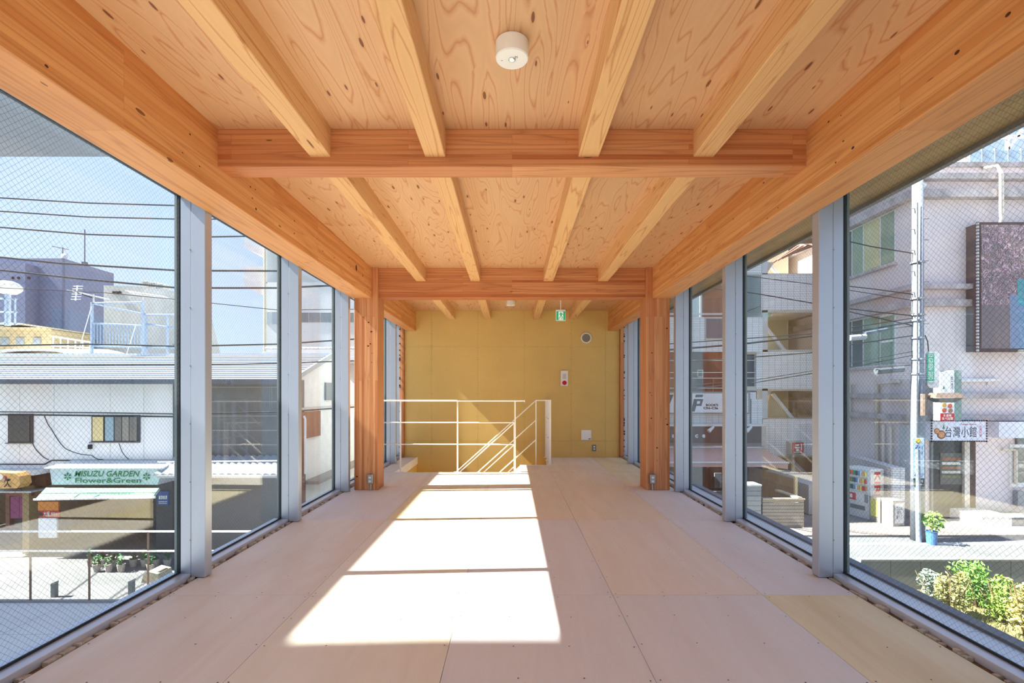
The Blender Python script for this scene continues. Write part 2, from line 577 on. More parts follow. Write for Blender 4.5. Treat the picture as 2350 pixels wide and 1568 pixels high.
for j in range(len(FLOOR_Y) - 1):
    for i in range(5):
        sheet(FLOOR_X[i], FLOOR_X[i + 1], FLOOR_Y[j], FLOOR_Y[j + 1], tints[j][i])
for x0, x1, y0, y1, mt in ((OPEN_X1, 0.61, 7.75, OPEN_Y1, 'floor_tan'), (0.61, 1.52, 7.75, OPEN_Y1, 'floor_tan'), (1.52, 2.085, 7.75, OPEN_Y1, 'floor_yellow'),
                           (OPEN_X2, 1.52, OPEN_Y1, Y_BACK, 'floor_beige'), (1.52, 2.085, OPEN_Y1, Y_BACK, 'floor_yellow'),
                           (-2.085, OPEN_X0, 7.75, Y_BACK, 'floor_beige')):
    sheet(x0, x1, y0, y1, mt)
# white metal edging round the stair opening
ed = B()
ed.box(OPEN_X0, OPEN_X1 + 0.0, 7.735, 7.75, -0.13, 0.006)
ed.box(OPEN_X1 - 0.012, OPEN_X1, 7.75, OPEN_Y1, -0.13, 0.006)
ed.box(OPEN_X1, OPEN_X2, OPEN_Y1 - 0.012, OPEN_Y1, -0.13, 0.006)
ed.box(OPEN_X2 - 0.012, OPEN_X2, OPEN_Y1, Y_BACK, -0.13, 0.006)
ed.box(OPEN_X0 - 0.0, OPEN_X0 + 0.012, 7.75, Y_BACK, -0.13, 0.004)
ed.build('opening_edging', M['white'], floor)

# ---- end wall of khaki boards
wall = thing('wall_back', 'khaki painted board wall behind the stair, with rows of screw heads', 'wall', (0, Y_BACK, 0), kind='structure')
B().box(-2.25, 2.25, Y_BACK + 0.014, Y_BACK + 0.2, -3.4, 2.9).build('backing', M['underlay'], wall)
wx = (-2.07, -1.55, -0.66, 0.235, 1.14, 1.80, 2.07)
for i in range(6):
    for z0, z1 in ((-3.3, -1.5), (-1.5, 0.31), (0.31, 2.126), (2.126, 2.83)):
        p = B().box(wx[i] + 0.001, wx[i + 1] - 0.001, Y_BACK, Y_BACK + 0.013, z0 + 0.001, z1 - 0.001).build('wall_board', M['khaki'], wall)
        if z0 > 0 or z1 > 0:
            s = B()
            for xx in (wx[i] + 0.02, (wx[i] + wx[i + 1]) / 2, wx[i + 1] - 0.02):
                nz = max(2, int((z1 - z0) / 0.22))
                for k in range(nz + 1):
                    zz = z0 + 0.025 + (z1 - z0 - 0.05) * k / nz
                    if rng.random() < 0.12: continue
                    cx = xx + rng.uniform(-0.006, 0.006)
                    s.poly([(cx + 0.005 * math.cos(w), Y_BACK - 0.0008, zz + 0.005 * math.sin(w)) for w in (q * math.pi / 3 for q in range(6))])
            stuff(s.build('screw_heads', M['screw_light'], p))
for sx in (-1, 1):
    B().box(sx * 2.075, sx * 2.15, Y_BACK - 0.06, Y_BACK + 0.1, 0, 2.6).build('stud', M['column'], wall)
    B().box(sx * 2.152, sx * 2.25, Y_BACK - 0.05, Y_BACK + 0.1, 0, 2.6).build('end_jamb', M['alu'], wall)
    b = B()
    for k in range(24):
        zz = rng.uniform(0.05, 2.5)
        h = rng.uniform(0.008, 0.035)
        b.box(sx * 2.138, sx * (2.15 + rng.uniform(0.002, 0.012)), Y_BACK - 0.066, Y_BACK - 0.055, zz, zz + h)
    stuff(b.build('tape_remnant', M['dark'], wall))
# stairwell cheeks below the floor
well = thing('wall_stairwell', 'khaki boarded walls of the stairwell below the floor opening', 'wall', (0, 8.6, -3.4), kind='structure')
B().box(OPEN_X0 - 0.09, OPEN_X0 - 0.004, 7.78, Y_BACK + 0.01, -3.4, -0.13).build('cheek_board', M['khaki'], well)
B().box(OPEN_X2 + 0.004, OPEN_X2 + 0.09, OPEN_Y1, Y_BACK + 0.01, -3.4, -0.13).build('cheek_board', M['khaki'], well)
B().box(OPEN_X0 - 0.09, OPEN_X2 + 0.09, 7.66, 7.72, -3.4, -0.165).build('cheek_board', M['khaki'], well)

# wall behind the viewer: glazed end of the room
endw = thing('window_1', 'glazed end of the room opposite the khaki wall', 'window', (0, Y_NEAR, 0), kind='structure')
for x in (-2.2, -0.75, 0.75, 2.14):
    B().box(x, x + 0.07, Y_NEAR - 0.1, Y_NEAR, 0, 2.9).build('post', M['alu'], endw)
B().box(-2.2, 2.2, Y_NEAR - 0.1, Y_NEAR, 2.56, 2.95).build('head', M['alu'], endw)
for a, b_ in ((-2.13, -0.75), (-0.68, 0.75), (0.82, 2.14)):
    B().box(a, b_, Y_NEAR - 0.06, Y_NEAR - 0.05, 0, 2.56).build('pane', M['glass'], endw)

# ---- ceiling
ceil = thing('ceiling', 'knotty larch plywood ceiling boards between the joists', 'ceiling', (0, 0, Z_CEIL), kind='structure')
cx = (-2.05, -1.16, -0.464, 0.464, 1.16, 2.05)
cy = (-4.6, -2.4, -0.55, 1.27, 3.11, 4.79, 6.48, 8.2, Y_BACK)
for j in range(len(cy) - 1):
    for i in range(5):
        B().box(cx[i] + 0.0006, cx[i + 1] - 0.0006, cy[j] + 0.0006, cy[j + 1] - 0.0006, Z_CEIL, Z_CEIL + 0.024).build('ceiling_board', M['ply_ceiling'], ceil)
roof = B()
roof.box(-2.28, 2.52, Y_NEAR - 0.3, Y_BACK + 0.4, Z_CEIL + 0.03, Z_CEIL + 0.28)
roof = tag(roof.build('roof', M['steel']), 'flat roof slab over the timber room', 'roof', kind='structure')

# ---- beams
def beam(name, label, x0, x1, y0, y1, z0, z1, mat, group=None, cat='beam'):
    o = B().box(x0, x1, y0, y1, z0, z1).build(name, mat, bevel=0.004)
    return tag(o, label, cat, group, 'structure')
for s, side in ((-1, 'the flower shop'), (1, 'the street pole')):
    beam('edge_beam', 'deep honey glulam edge beam over the windows facing ' + side, s * 1.781, s * 2.03, Y_NEAR, 6.36, Z_BEAM, Z_CEIL + 0.02, M['beam_y'])
    beam('edge_beam', 'short glulam edge beam between timber column and khaki wall on the side of ' + side, s * 1.85, s * 2.03, 6.6, Y_BACK, Z_BEAM, Z_CEIL + 0.02, M['beam_y'])
beam('cross_beam', 'narrow reddish cross beam spanning between the two long edge beams', -1.785, 1.785, 3.034, 3.186, 2.594, Z_CEIL + 0.015, M['beam_x'])
beam('cross_beam', 'deep cross beam fixed between the two timber columns', -1.71, 1.71, 6.39, 6.57, 2.448, Z_CEIL + 0.015, M['beam_x'])
beam('cross_beam', 'cross beam over the unseen end of the room opposite the khaki wall', -1.785, 1.785, -0.62, -0.47, 2.594, Z_CEIL + 0.015, M['beam_x'])
bays = ((-0.475, 3.04, 'pale ceiling joist running past the round lamp into the narrow cross beam', 'joists beside the round lamp'),
        (3.18, 6.395, 'pale ceiling joist spanning between the narrow and the deep cross beam', 'joists between the two cross beams'),
        (6.565, Y_BACK + 0.005, 'short ceiling joist from the deep cross beam to the khaki wall', 'joists in front of the khaki wall'))
for y0, y1, lb, gp in bays:
    for xc in (-1.16, -0.464, 0.464, 1.16):
        beam('ceiling_joist', lb, xc - 0.0625, xc + 0.0625, y0, y1, 2.655, Z_CEIL + 0.01, M['joist'], gp, 'joist')
for s, side in ((-1, 'the stair railing'), (1, 'the clear floor passage')):
    c = thing('timber_column', 'square glulam timber column with surface socket, beside ' + side, 'column', (s * 1.85, 6.5, 0), kind='structure')
    B().box(s * 1.70, s * 2.0, 6.35, 6.65, 0, Z_CEIL + 0.01).build('shaft', M['column'], c, bevel=0.004)
    k = B()
    for _ in range(9):
        kx, kz, kr = s * rng.uniform(1.74, 1.97), rng.uniform(0.15, 2.3), rng.uniform(0.006, 0.015)
        k.poly([(kx + kr * math.cos(w), 6.3492, kz + kr * 0.7 * math.sin(w)) for w in (q * math.pi / 4 for q in range(8))])
    stuff(k.build('knots', M['knot'], c))
    # surface-mounted socket on the column
    px = 851 if s < 0 else 1496
    sx = X(px, 6.35)
    t = thing('wall_socket', 'grey metal double socket box at the foot of the column by ' + side, 'socket', (sx, 6.35, 0.08))
    B().box(sx - 0.036, sx + 0.036, 6.31, 6.351, 0.083, 0.205).build('box', M['steel'], t, bevel=0.004)
    B().box(sx - 0.03, sx + 0.03, 6.305, 6.312, 0.09, 0.198).build('cover_plate', plain((176, 174, 168), 0.35, 0.5), t, bevel=0.002)
    for zz in (0.118, 0.165):
        B().box(sx - 0.015, sx + 0.015, 6.30, 6.306, zz - 0.012, zz + 0.012).build('socket_insert', M['white'], t)
    B().tube([(sx + 0.003, 6.335, 0.0), (sx + 0.003, 6.335, 0.085)], 0.011, 8).build('conduit', plain((190, 190, 188), 0.3, 0.6), t)
# screw points, splits and lost knots on the long beams
for s in (-1, 1):
    kb = B()
    for _ in range(22):
        ky, kz, kr = rng.uniform(1.6, 6.2), rng.uniform(2.46, 2.78), rng.uniform(0.003, 0.008)
        kb.poly([(s * 1.7804, ky + kr * 1.6 * math.cos(w), kz + kr * math.sin(w)) for w in (q * math.pi / 4 for q in range(8))])
    if s < 0:
        for ky, kz, kr in ((5.73, 2.66, 0.028), (5.98, 2.63, 0.012)):
            kb.poly([(s * 1.7803, ky + kr * math.cos(w), kz + kr * 1.3 * math.sin(w)) for w in (q * math.pi / 6 for q in range(12))])
    host = [o for o in col.objects if o.name.startswith('edge_beam') and o.location.x * s > 0 and o.location.y < 3][0]
    stuff(kb.build('knots', M['knot'], host))

# ---- window walls: aluminium posts, sills, wired glass
POSTS = (-4.55, -3.1, -1.65, 0.41, 1.867, 3.317, 4.767, 6.217, 7.48, 8.75)
ORD = ('first', 'second', 'third', 'fourth', 'fifth', 'sixth', 'seventh', 'eighth', 'ninth', 'tenth', 'eleventh')
SIDE = {-1: 'flower-shop', 1: 'street-pole'}
n_trim = n_win = 1
def wire_mesh(xg, y0, y1, z0, z1, step=0.031):
    b = B()
    r = 0.00042
    def seg(p, q):
        n = len(b.v)
        d = (Vector(q) - Vector(p)).normalized()
        a = d.cross(Vector((1, 0, 0))).normalized()
        for pt in (p, q):
            for w in (0, 2.094, 4.189):
                b.v.append(tuple(Vector(pt) + a * math.cos(w) * r + Vector((1, 0, 0)) * math.sin(w) * r))
        for i in range(3):
            j = (i + 1) % 3
            b.f.append((n + i, n + j, n + 3 + j, n + 3 + i))
    W, H = y1 - y0, z1 - z0
    k = -H
    while k < W:
        a0, a1 = max(0, k), min(W, k + H)
        if a1 - a0 > 0.01:
            seg((xg, y0 + a0, z0 + a0 - k), (xg, y0 + a1, z0 + a1 - k))
            seg((xg, y0 + a0, z1 - (a0 - k)), (xg, y0 + a1, z1 - (a1 - k)))
        k += step
    return b
for s in (-1, 1):
    nP = len(POSTS)
    for i, yp in enumerate(POSTS):
        n_trim += 1
        t = thing('trim_%d' % n_trim, 'grey aluminium window post, %s from the khaki wall on the %s side' % (ORD[nP - 1 - i], SIDE[s]), 'window post', (s * 2.1, yp, 0), kind='structure')
        B().box(s * 2.031, s * 2.126, yp, yp + 0.076, 0.004, 2.62).build('post_cover', M['alu'], t, bevel=0.003)
        B().box(s * 2.128, s * 2.196, yp + 0.003, yp + 0.073, 0.02, 2.62).build('glazing_frame', M['alu'], t, bevel=0.002)
        B().box(s * 2.196, s * 2.222, yp + 0.012, yp + 0.064, 0.02, 2.62).build('gasket', M['gasket'], t)
        B().box(s * 2.222, s * 2.238, yp + 0.005, yp + 0.071, -0.1, 2.7).build('outer_cap', plain((112, 124, 122), 0.5, 0.2), t)
        if yp > 0.5:
            q = B()
            for k in range(7):
                zz = 0.25 + 0.385 * k
                q.lathe((s * 2.131, yp - 0.001, zz), [(0.0045, 0.0), (0.0045, 0.004)], 8, 'y')
            stuff(q.build('screws', M['steel'], t))
    ends = list(POSTS) + [9.6]
    for i in range(len(ends) - 1):
        n_win += 1
        y0, y1 = ends[i] + 0.06, ends[i + 1] + 0.015
        w = thing('window_%d' % n_win, 'tall wired-glass window, %s from the khaki wall on the %s side' % (ORD[len(ends) - 2 - i], SIDE[s]), 'window', (s * 2.2, (y0 + y1) / 2, 0), kind='structure')
        zt = 2.53 if s < 0 else 2.57
        ys0, ys1 = ends[i] + 0.076, ends[i + 1]
        B().box(s * 2.204, s * 2.214, y0, y1, 0.028, zt + 0.04).build('pane', M['glass'], w)
        if ends[i] > 0 or ends[i + 1] > 1:
            stuff(wire_mesh(s * 2.209, y0, y1, 0.03, zt + 0.03).build('wire_mesh', M['wire'], w))
        B().box(s * 2.126, s * 2.2, ys0, ys1, -0.012, 0.03).build('sill', M['alu_sill'], w, bevel=0.002)
        B().box(s * 2.196, s * 2.204, ys0, ys1, 0.026, 0.042).build('gasket', M['gasket'], w)
        B().box(s * 2.218, s * 2.262, ys0, ys1, -0.02, 0.034).build('outer_sill', M['alu_sill'], w)
        B().box(s * 2.13, s * 2.2, ys0, ys1, zt, zt + 0.08).build('head', M['alu'], w)
        B().box(s * 2.196, s * (2.262 if s > 0 else 2.224), ys0, ys1, zt, zt + 0.3).build('outer_head', M['gasket'], w)
        if ends[i + 1] > 1.5:      # crumbs of foam and shims in the joint between floor and sill
            cr = B()
            k = ys0
            while k < ys1:
                L = rng.uniform(0.012, 0.07)
                if rng.random() < 0.75:
                    cr.box(s * (2.09 + rng.uniform(0, 0.01)), s * (2.118 + rng.uniform(0, 0.008)), k, min(k + L, ys1), -0.014, rng.uniform(-0.006, 0.012))
                k += L + rng.uniform(0.0, 0.03)
            if cr.v: stuff(cr.build('joint_filler', plain((196, 186, 168), 0.9, 0, 0.2, 40), w))
# roof edges
B_l = B().box(-2.3, -2.265, Y_NEAR - 0.3, Y_BACK + 0.4, 2.62, 3.12)
tag(B_l.build('trim_90', M['alu']), 'aluminium roof edge above the windows facing the flower shop', 'roof edge', kind='structure')
eave = thing('trim_91', 'timber-lined eave with grey fascia above the windows facing the street pole', 'eave', (2.4, 2.5, 2.58), kind='structure')
for k in range(3):
    B().box(2.262 + 0.086 * k, 2.262 + 0.086 * (k + 1) - 0.002, Y_NEAR - 0.3, Y_BACK + 0.4, 2.582, 2.60).build('soffit_board', M['ply_soffit'], eave)
B().box(2.522, 2.56, Y_NEAR - 0.3, Y_BACK + 0.4, 2.555, 3.0).build('fascia', plain((120, 124, 126), 0.5, 0.2), eave)
# ledge outside the windows on the pole side
led = thing('trim_92', 'grey sheet-metal ledge with dark rim outside the windows facing the street pole', 'ledge', (2.4, 2.5, -0.1), kind='structure')
for k in range(10):
    ya, yb = Y_NEAR + 1.46 * k, min(Y_NEAR + 1.46 * (k + 1), Y_BACK + 0.4)
    B().box(2.262, 2.40, ya, yb - 0.004, -0.085, -0.06).build('ledge_sheet', M['alu_sill'], led)
    B().box(2.405, 2.535, ya, yb - 0.004, -0.085, -0.062).build('ledge_sheet', M['alu_sill'], led)
B().box(2.535, 2.61, Y_NEAR - 0.2, Y_BACK + 0.4, -0.4, -0.045).build('ledge_rim', plain((92, 104, 118), 0.5, 0.2), led)
# outer walls of the storey below
low = thing('wall_outer', 'grey metal-clad outer wall of the storey under the room', 'wall', (0, 2.5, -3.5), kind='structure')
for s in (-1, 1):
    k = 0
    while k < 10:
        ya = Y_NEAR + 1.46 * k
        B().box(s * 2.2, s * 2.26, ya, min(ya + 1.45, Y_BACK + 0.3), -3.5, -0.1).build('cladding_sheet', plain((150, 154, 158), 0.5, 0.2), low)
        k += 1
B().box(-2.2, 2.2, Y_NEAR - 0.1, Y_NEAR, -3.5, -0.1).build('end_sheet', plain((150, 154, 158), 0.5, 0.2), low)

# ---- stair and railings
stair = thing('staircase', 'staircase going down through the floor opening beside the khaki wall', 'stairs', (-0.8, 8.2, -3.4))
for k in range(1, 10):
    xs = OPEN_X1 - 0.2 * k
    B().box(xs - 0.03, xs + 0.2, 7.84, 8.60, -0.18 * k - 0.03, -0.18 * k).build('tread', M['floor_tan'], stair)
for yy in (7.80, 8.60):
    B().prism([(OPEN_X1 - 0.01, yy, -0.02), (OPEN_X1 - 0.01, yy, -0.3), (-1.72, yy, -1.96), (-1.72, yy, -1.68)], (0, 0.035, 0)).build('stringer', M['white'], stair)
g = thing('guard_rail', 'white steel guard rail along the front edge of the stair opening', 'railing', (-0.8, 7.78, 0))
YR = 7.775
def bar(b, p, q, r=0.009): return b.tube([p, q], r, 6)
for py, r in ((920, 0.013), (970, 0.009), (1020, 0.009)):
    x1 = X(1205, YR) if py == 920 else X(1182, YR)
    bar(B(), (-2.0, YR, Z(py, YR)), (x1, YR, Z(py, YR)), r).build('rail', M['rail'], g)
for px in (919, 1050, 1182):
    xx = X(px, YR)
    B().box(xx - 0.012, xx + 0.012, YR - 0.006, YR + 0.006, 0.0, Z(921, YR)).build('post', M['rail'], g)
    B().box(xx - 0.055, xx + 0.055, YR - 0.028, YR + 0.02, 0.0, 0.008).build('foot_plate', M['rail'], g)
B().box(X(1204, YR) - 0.006, X(1204, YR) + 0.006, YR - 0.006, YR + 0.006, Z(924, YR), Z(918, YR)).build('rail_end', M['rail'], g)
for px in (938, 1010, 1098):
    B().box(X(px, YR) - 0.03, X(px, YR) + 0.03, YR - 0.03, YR - 0.005, 0.0, 0.006).build('bracket', M['rail'], g)
h1 = thing('stair_handrail', 'white sloping handrail along the stair beside the front guard rail', 'railing', (-0.8, 7.84, -1))
h2 = thing('stair_handrail', 'white sloping handrail with upright end post on the khaki-wall side of the stair', 'railing', (-0.6, 8.66, -1))
SL = 0.90
x_e = 0.414
for k, z_top in enumerate((1.107, 0.767, 0.427)):
    # far side
    zl = -1.4
    x_lo = x_e - (z_top + 1.1 - 0.34 * k) / SL
    bar(B(), (x_lo, 8.66, z_top - (x_e - x_lo) * SL), (x_e, 8.66, z_top), 0.009).build('rail', M['rail'], h2)
    x_hi = X(1180, 7.83)
    z_hi = z_top - (x_e - x_hi) * SL
    x_lo = x_hi - (z_hi + 1.0) / SL
    bar(B(), (x_lo, 7.83, z_hi - (x_hi - x_lo) * SL), (x_hi, 7.83, z_hi), 0.009).build('rail', M['rail'], h1)
B().box(x_e - 0.009, x_e + 0.009, 8.652, 8.668, -0.02, 1.115).build('post', M['rail'], h2)
B().box(X(1180, 7.83) - 0.009, X(1180, 7.83) + 0.009, 7.822, 7.838, -0.3, 0.78).build('post', M['rail'], h1)
B().box(-1.05, -1.03, 7.822, 7.838, -1.6, -0.2).build('post', M['rail'], h1)
B().box(-1.05, -1.03, 8.652, 8.668, -1.6, -0.2).build('post', M['rail'], h2)
g2 = thing('guard_rail', 'white flat-bar guard rail from the stair top back to the khaki wall', 'railing', (0.65, 9.1, 0))
bar(B(), (x_e, 8.66, 1.107), (0.655, 8.66, 1.107), 0.011).build('rail', M['rail'], g2)
for z_ in (1.107, 0.77, 0.43):
    bar(B(), (0.655, 8.66, z_), (0.655, 9.62, z_), 0.010).build('rail', M['rail'], g2)
for yy in (8.66, 9.15, 9.58):
    B().box(0.634, 0.676, yy - 0.008, yy + 0.008, 0.0, 1.115).build('post', M['rail'], g2)
    B().box(0.61, 0.70, yy - 0.04, yy + 0.04, 0.0, 0.009).build('foot_plate', M['rail'], g2)

# ---- fittings
def ceiling_lamp(x, y, label):
    t = thing('ceiling_lamp', label, 'lamp', (x, y, Z_CEIL))
    R = 0.0745
    B().lathe((x, y, Z_CEIL), [(R - 0.004, 0.0), (R, -0.004), (R, -0.074), (R - 0.003, -0.077)], 40).build('housing', plain((232, 228, 218), 0.5), t, smooth=False)
    B().lathe((x, y, Z_CEIL - 0.0765), [(R - 0.003, 0.0), (R - 0.004, -0.002)], 40).build('cover', plain((232, 228, 218), 0.5), t)
    B().lathe((x, y, Z_CEIL - 0.0786), [(0.0155, 0.0), (0.0155, -0.003), (0.012, -0.004)], 24).build('lens_ring', plain((200, 200, 196), 0.2, 0.8), t)
    n = N('led_chip')
    n.bsdf.inputs['Emission Color'].default_value = (0.95, 1.0, 0.75, 1)
    n.bsdf.inputs['Emission Strength'].default_value = 0.5
    B().lathe((x, y, Z_CEIL - 0.0826), [(0.006, 0.0), (0.005, -0.001)], 12).build('led_chip', n.done((0.8, 0.85, 0.5, 1), 0.3), t)
    d = B()
    for a in (-0.004, 0.004):
        for b_ in (-0.004, 0.004):
            d.lathe((x + 0.019 + a, y - 0.017 + b_, Z_CEIL - 0.0785), [(0.0022, 0.0), (0.0022, -0.0008)], 8)
    d.build('indicator', M['dark'], t)
    B().box(x - 0.05, x - 0.042, y + 0.005, y + 0.008, Z_CEIL - 0.0795, Z_CEIL - 0.078).build('mark', plain((150, 148, 142)), t)
ceiling_lamp(0.0, 2.286, 'round white surface-mounted ceiling lamp in front of the narrow cross beam')
ceiling_lamp(X(1172, 8.65), 8.65, 'round white ceiling lamp beyond the deep cross beam, before the khaki wall')

t = thing('exit_sign', 'green and white running-man exit sign hanging on a rod behind the deep cross beam', 'sign', (X(1287, 7.3), 7.3, 2.27))
YS = 7.3
x0, x1, z0, z1 = X(1276, YS), X(1298, YS), Z(736, YS), Z(711, YS)
xm = (x0 + x1) / 2
B().box(x0, x1, YS, YS + 0.03, z0, z1).build('case', M['white'], t, bevel=0.002)
def backlit(name, rgb, power):
    n = N(name)
    n.bsdf.inputs['Emission Color'].default_value = lin(rgb)
    n.bsdf.inputs['Emission Strength'].default_value = power
    return n.done(lin(rgb), 0.4)
green = backlit('exit_green', (20, 148, 96), 0.35)
B().box(x0 + 0.006, x1 - 0.006, YS - 0.0015, YS + 0.001, z0 + 0.006, z1 - 0.024).build('panel', green, t)
wm = plain((240, 246, 242), 0.4)
wlit = backlit('exit_white', (240, 246, 242), 0.12)
B().box(x0 + 0.036, x1 - 0.034, YS - 0.003, YS - 0.001, z0 + 0.010, z1 - 0.028).build('doorway_mark', wlit, t)
man = B()
yf = YS - 0.0045
cxm, czm = xm + 0.002, (z0 + z1) / 2 - 0.012
man.lathe((cxm - 0.002, yf, czm + 0.044), [(0.009, 0.0), (0.009, 0.001)], 12, 'y')
for pts in (((-0.008, 0.034), (0.014, 0.032), (0.008, -0.002), (-0.008, 0.0)), ((-0.006, 0.032), (-0.026, 0.018), (-0.022, 0.013), (-0.004, 0.024)),
            ((0.012, 0.031), (0.030, 0.020), (0.027, 0.015), (0.010, 0.024)), ((-0.008, 0.002), (0.001, 0.002), (-0.012, -0.026), (-0.026, -0.038), (-0.03, -0.033), (-0.018, -0.022)),
            ((0.0, 0.002), (0.009, 0.0), (0.022, -0.016), (0.012, -0.040), (0.005, -0.038), (0.012, -0.016))):
    man.prism([(cxm + a * 1.2, yf, czm + c * 1.15) for a, c in pts], (0, 0.001, 0))
man.build('running_figure', green, t)
B().tube([(xm, YS + 0.015, z1), (xm, YS + 0.015, Z_CEIL)], 0.006, 8).build('rod', M['white'], t)
B().lathe((xm, YS + 0.015, Z_CEIL - 0.012), [(0.03, 0.0), (0.03, 0.012)], 16).build('rose', M['white'], t)

def wp(px, py): return X(px, Y_BACK), Z(py, Y_BACK)
t = thing('round_vent', 'round white ventilation outlet with grey mesh high on the khaki wall', 'vent', (wp(1345, 776)[0], Y_BACK, wp(1345, 776)[1]))
cxv, czv = wp(1345, 776)
B().lathe((cxv, Y_BACK, czv), [(0.103, 0.0), (0.103, -0.02), (0.096, -0.03), (0.083, -0.03), (0.08, -0.012)], 36, 'y').build('ring', M['white'], t)
B().lathe((cxv, Y_BACK - 0.014, czv), [(0.083, 0.0), (0.083, 0.004)], 36, 'y').build('mesh', plain((140, 132, 122), 0.8, 0, 0.3, 220), t)
t = thing('fire_alarm', 'white fire alarm panel with red push button on the khaki wall', 'alarm', (wp(1294, 870)[0], Y_BACK, wp(1294, 886)[1]))
(xa, za), (xb, zb) = wp(1286.5, 886), wp(1303, 851)
B().box(xa, xb, Y_BACK - 0.04, Y_BACK + 0.002, za, zb).build('case', M['white'], t, bevel=0.004)
B().box(xa + 0.035, xb - 0.035, Y_BACK - 0.043, Y_BACK - 0.039, zb - 0.16, zb - 0.06).build('speaker_grille', plain((206, 200, 196), 0.6, 0, 0.2, 160), t)
xr, zr = wp(1295, 879)
B().lathe((xr, Y_BACK - 0.039, zr), [(0.042, 0.0), (0.042, -0.012), (0.036, -0.016), (0.018, -0.016)], 24, 'y').build('button_ring', plain((206, 20, 30), 0.3), t)
B().lathe((xr, Y_BACK - 0.05, zr), [(0.019, 0.0), (0.019, -0.004)], 16, 'y').build('button', M['dark'], t)
t = thing('access_panel', 'square white cover plate with small grey mark low on the khaki wall', 'cover plate', (wp(1345, 1010)[0], Y_BACK, wp(1345, 1010)[1]))
(xa, za), (xb, zb) = wp(1333.5, 1010), wp(1356.5, 987)
B().box(xa, xb, Y_BACK - 0.025, Y_BACK + 0.002, za, zb).build('plate', M['white'], t, bevel=0.004)
B().box(xb - 0.055, xb - 0.012, Y_BACK - 0.0265, Y_BACK - 0.024, za + 0.012, za + 0.034).build('mark', plain((120, 124, 132)), t)
t = thing('wall_socket', 'grey double wall socket below the white cover plate on the khaki wall', 'socket', (wp(1363, 1036)[0], Y_BACK, wp(1363, 1036)[1]))
(xa, za), (xb, zb) = wp(1359, 1035.5), wp(1368, 1021)
B().box(xa, xb, Y_BACK - 0.012, Y_BACK + 0.002, za, zb).build('plate', plain((132, 134, 128), 0.4, 0.4), t, bevel=0.003)
for f in (0.32, 0.70):
    zz = za + (zb - za) * f
    B().box((xa + xb) / 2 - 0.014, (xa + xb) / 2 + 0.014, Y_BACK - 0.016, Y_BACK - 0.011, zz - 0.013, zz + 0.013).build('socket_insert', M['white'], t)

# ================================================================== OUTSIDE: ground and streets
GZ = -3.5
def asphalt(name, rgb, var=0.25, scale=1.2):
    n = N(name)
    a = n.noise(n.pos(), scale, 6.0, 0.7)
    f = n.noise(n.pos(), 45.0, 2.0, 0.6)
    c = n.ramp(a, [(0.3, tuple(x * (1 - var) for x in lin(rgb)[:3]) + (1,)), (0.7, tuple(x * (1 + var) for x in lin(rgb)[:3]) + (1,))])
    c = n.mix(n.math('MULTIPLY', f, 0.3), c, (0.02, 0.02, 0.02, 1))
    n.bump(f, 0.2, 0.01)
    return n.done(c, 0.9)
M['ground'] = asphalt('street_concrete', (139, 139, 134))
M['road'] = asphalt('road_asphalt', (106, 110, 110))
M['paver'] = asphalt('terrace_paver', (212, 214, 217), 0.05, 2.0)
tag(B().box(-90, 90, -60, 120, GZ - 0.3, GZ - 0.03).build('ground', M['ground']), 'grey concrete ground between the buildings', 'ground', kind='structure')
tag(B().box(-90, 60, 11.0, 14.4, GZ - 0.2, GZ).build('road', M['road']), 'pale asphalt lane in front of the flower shop', 'road', kind='structure')
road2 = thing('road_surface', 'asphalt street with white edge lines below the pink-grey building', 'road', (14, 14.5, GZ), kind='structure')
B().box(2.8, 60, 12.4, 16.5, GZ - 0.25, GZ + 0.005).build('asphalt', asphalt('street_asphalt', (112, 117, 117)), road2)
B().box(9.0, 60, 15.62, 15.86, GZ, GZ + 0.012).build('edge_line', plain((212, 212, 210), 0.8, 0, 0.1, 6), road2)
B().box(9.0, 60, 13.0, 13.5, GZ, GZ + 0.012).build('edge_line', plain((210, 210, 208), 0.8, 0, 0.1, 6), road2)
tag(B().box(9.5, 60, 16.5, 19.2, GZ - 0.2, GZ + 0.06).build('pavement', asphalt('pavement_slab', (139, 131, 124))), 'pinkish pavement in front of the vending machine and the pole', 'pavement', kind='structure')

# paved terrace below the windows with a rail along the lane
ter = thing('terrace_paving', 'bluish grey terrace paving below the windows facing the flower shop', 'terrace', (-8, 5, GZ), kind='structure')
nx, ny = 9, 10
for i in range(nx):
    for j in range(ny):
        xa, ya = -15.2 + 1.44 * i, -3.7 + 1.44 * j
        B().box(xa + 0.006, xa + 1.434, ya + 0.006, ya + 1.434, GZ - 0.05, GZ + 0.27 + rng.uniform(0, 0.003)).build('paving_slab', M['paver'], ter)
tz = GZ + 0.27
YT = 10.68
fr = thing('terrace_railing', 'low terrace railing with two white rails and thin rusty posts beside the lane', 'railing', (-9, YT, tz))
for py in (1220, 1265):
    B().tube([(-15.2, YT, Z(py, YT)), (-2.6, YT, Z(py, YT))], 0.022, 6).build('rail', M['rail'], fr)
rust = plain((104, 84, 70), 0.7)
for k in range(9):
    xx = X(70.0 + 135 * k, YT)
    B().box(xx - 0.014, xx + 0.014, YT - 0.014, YT + 0.014, tz, Z(1221 if k % 3 == 2 else 1266, YT)).build('post', rust, fr)
B().box(-15.2, -2.6, YT - 0.03, YT + 0.05, tz - 0.3, tz + 0.05).build('kerb', plain((132, 138, 142), 0.8), fr)
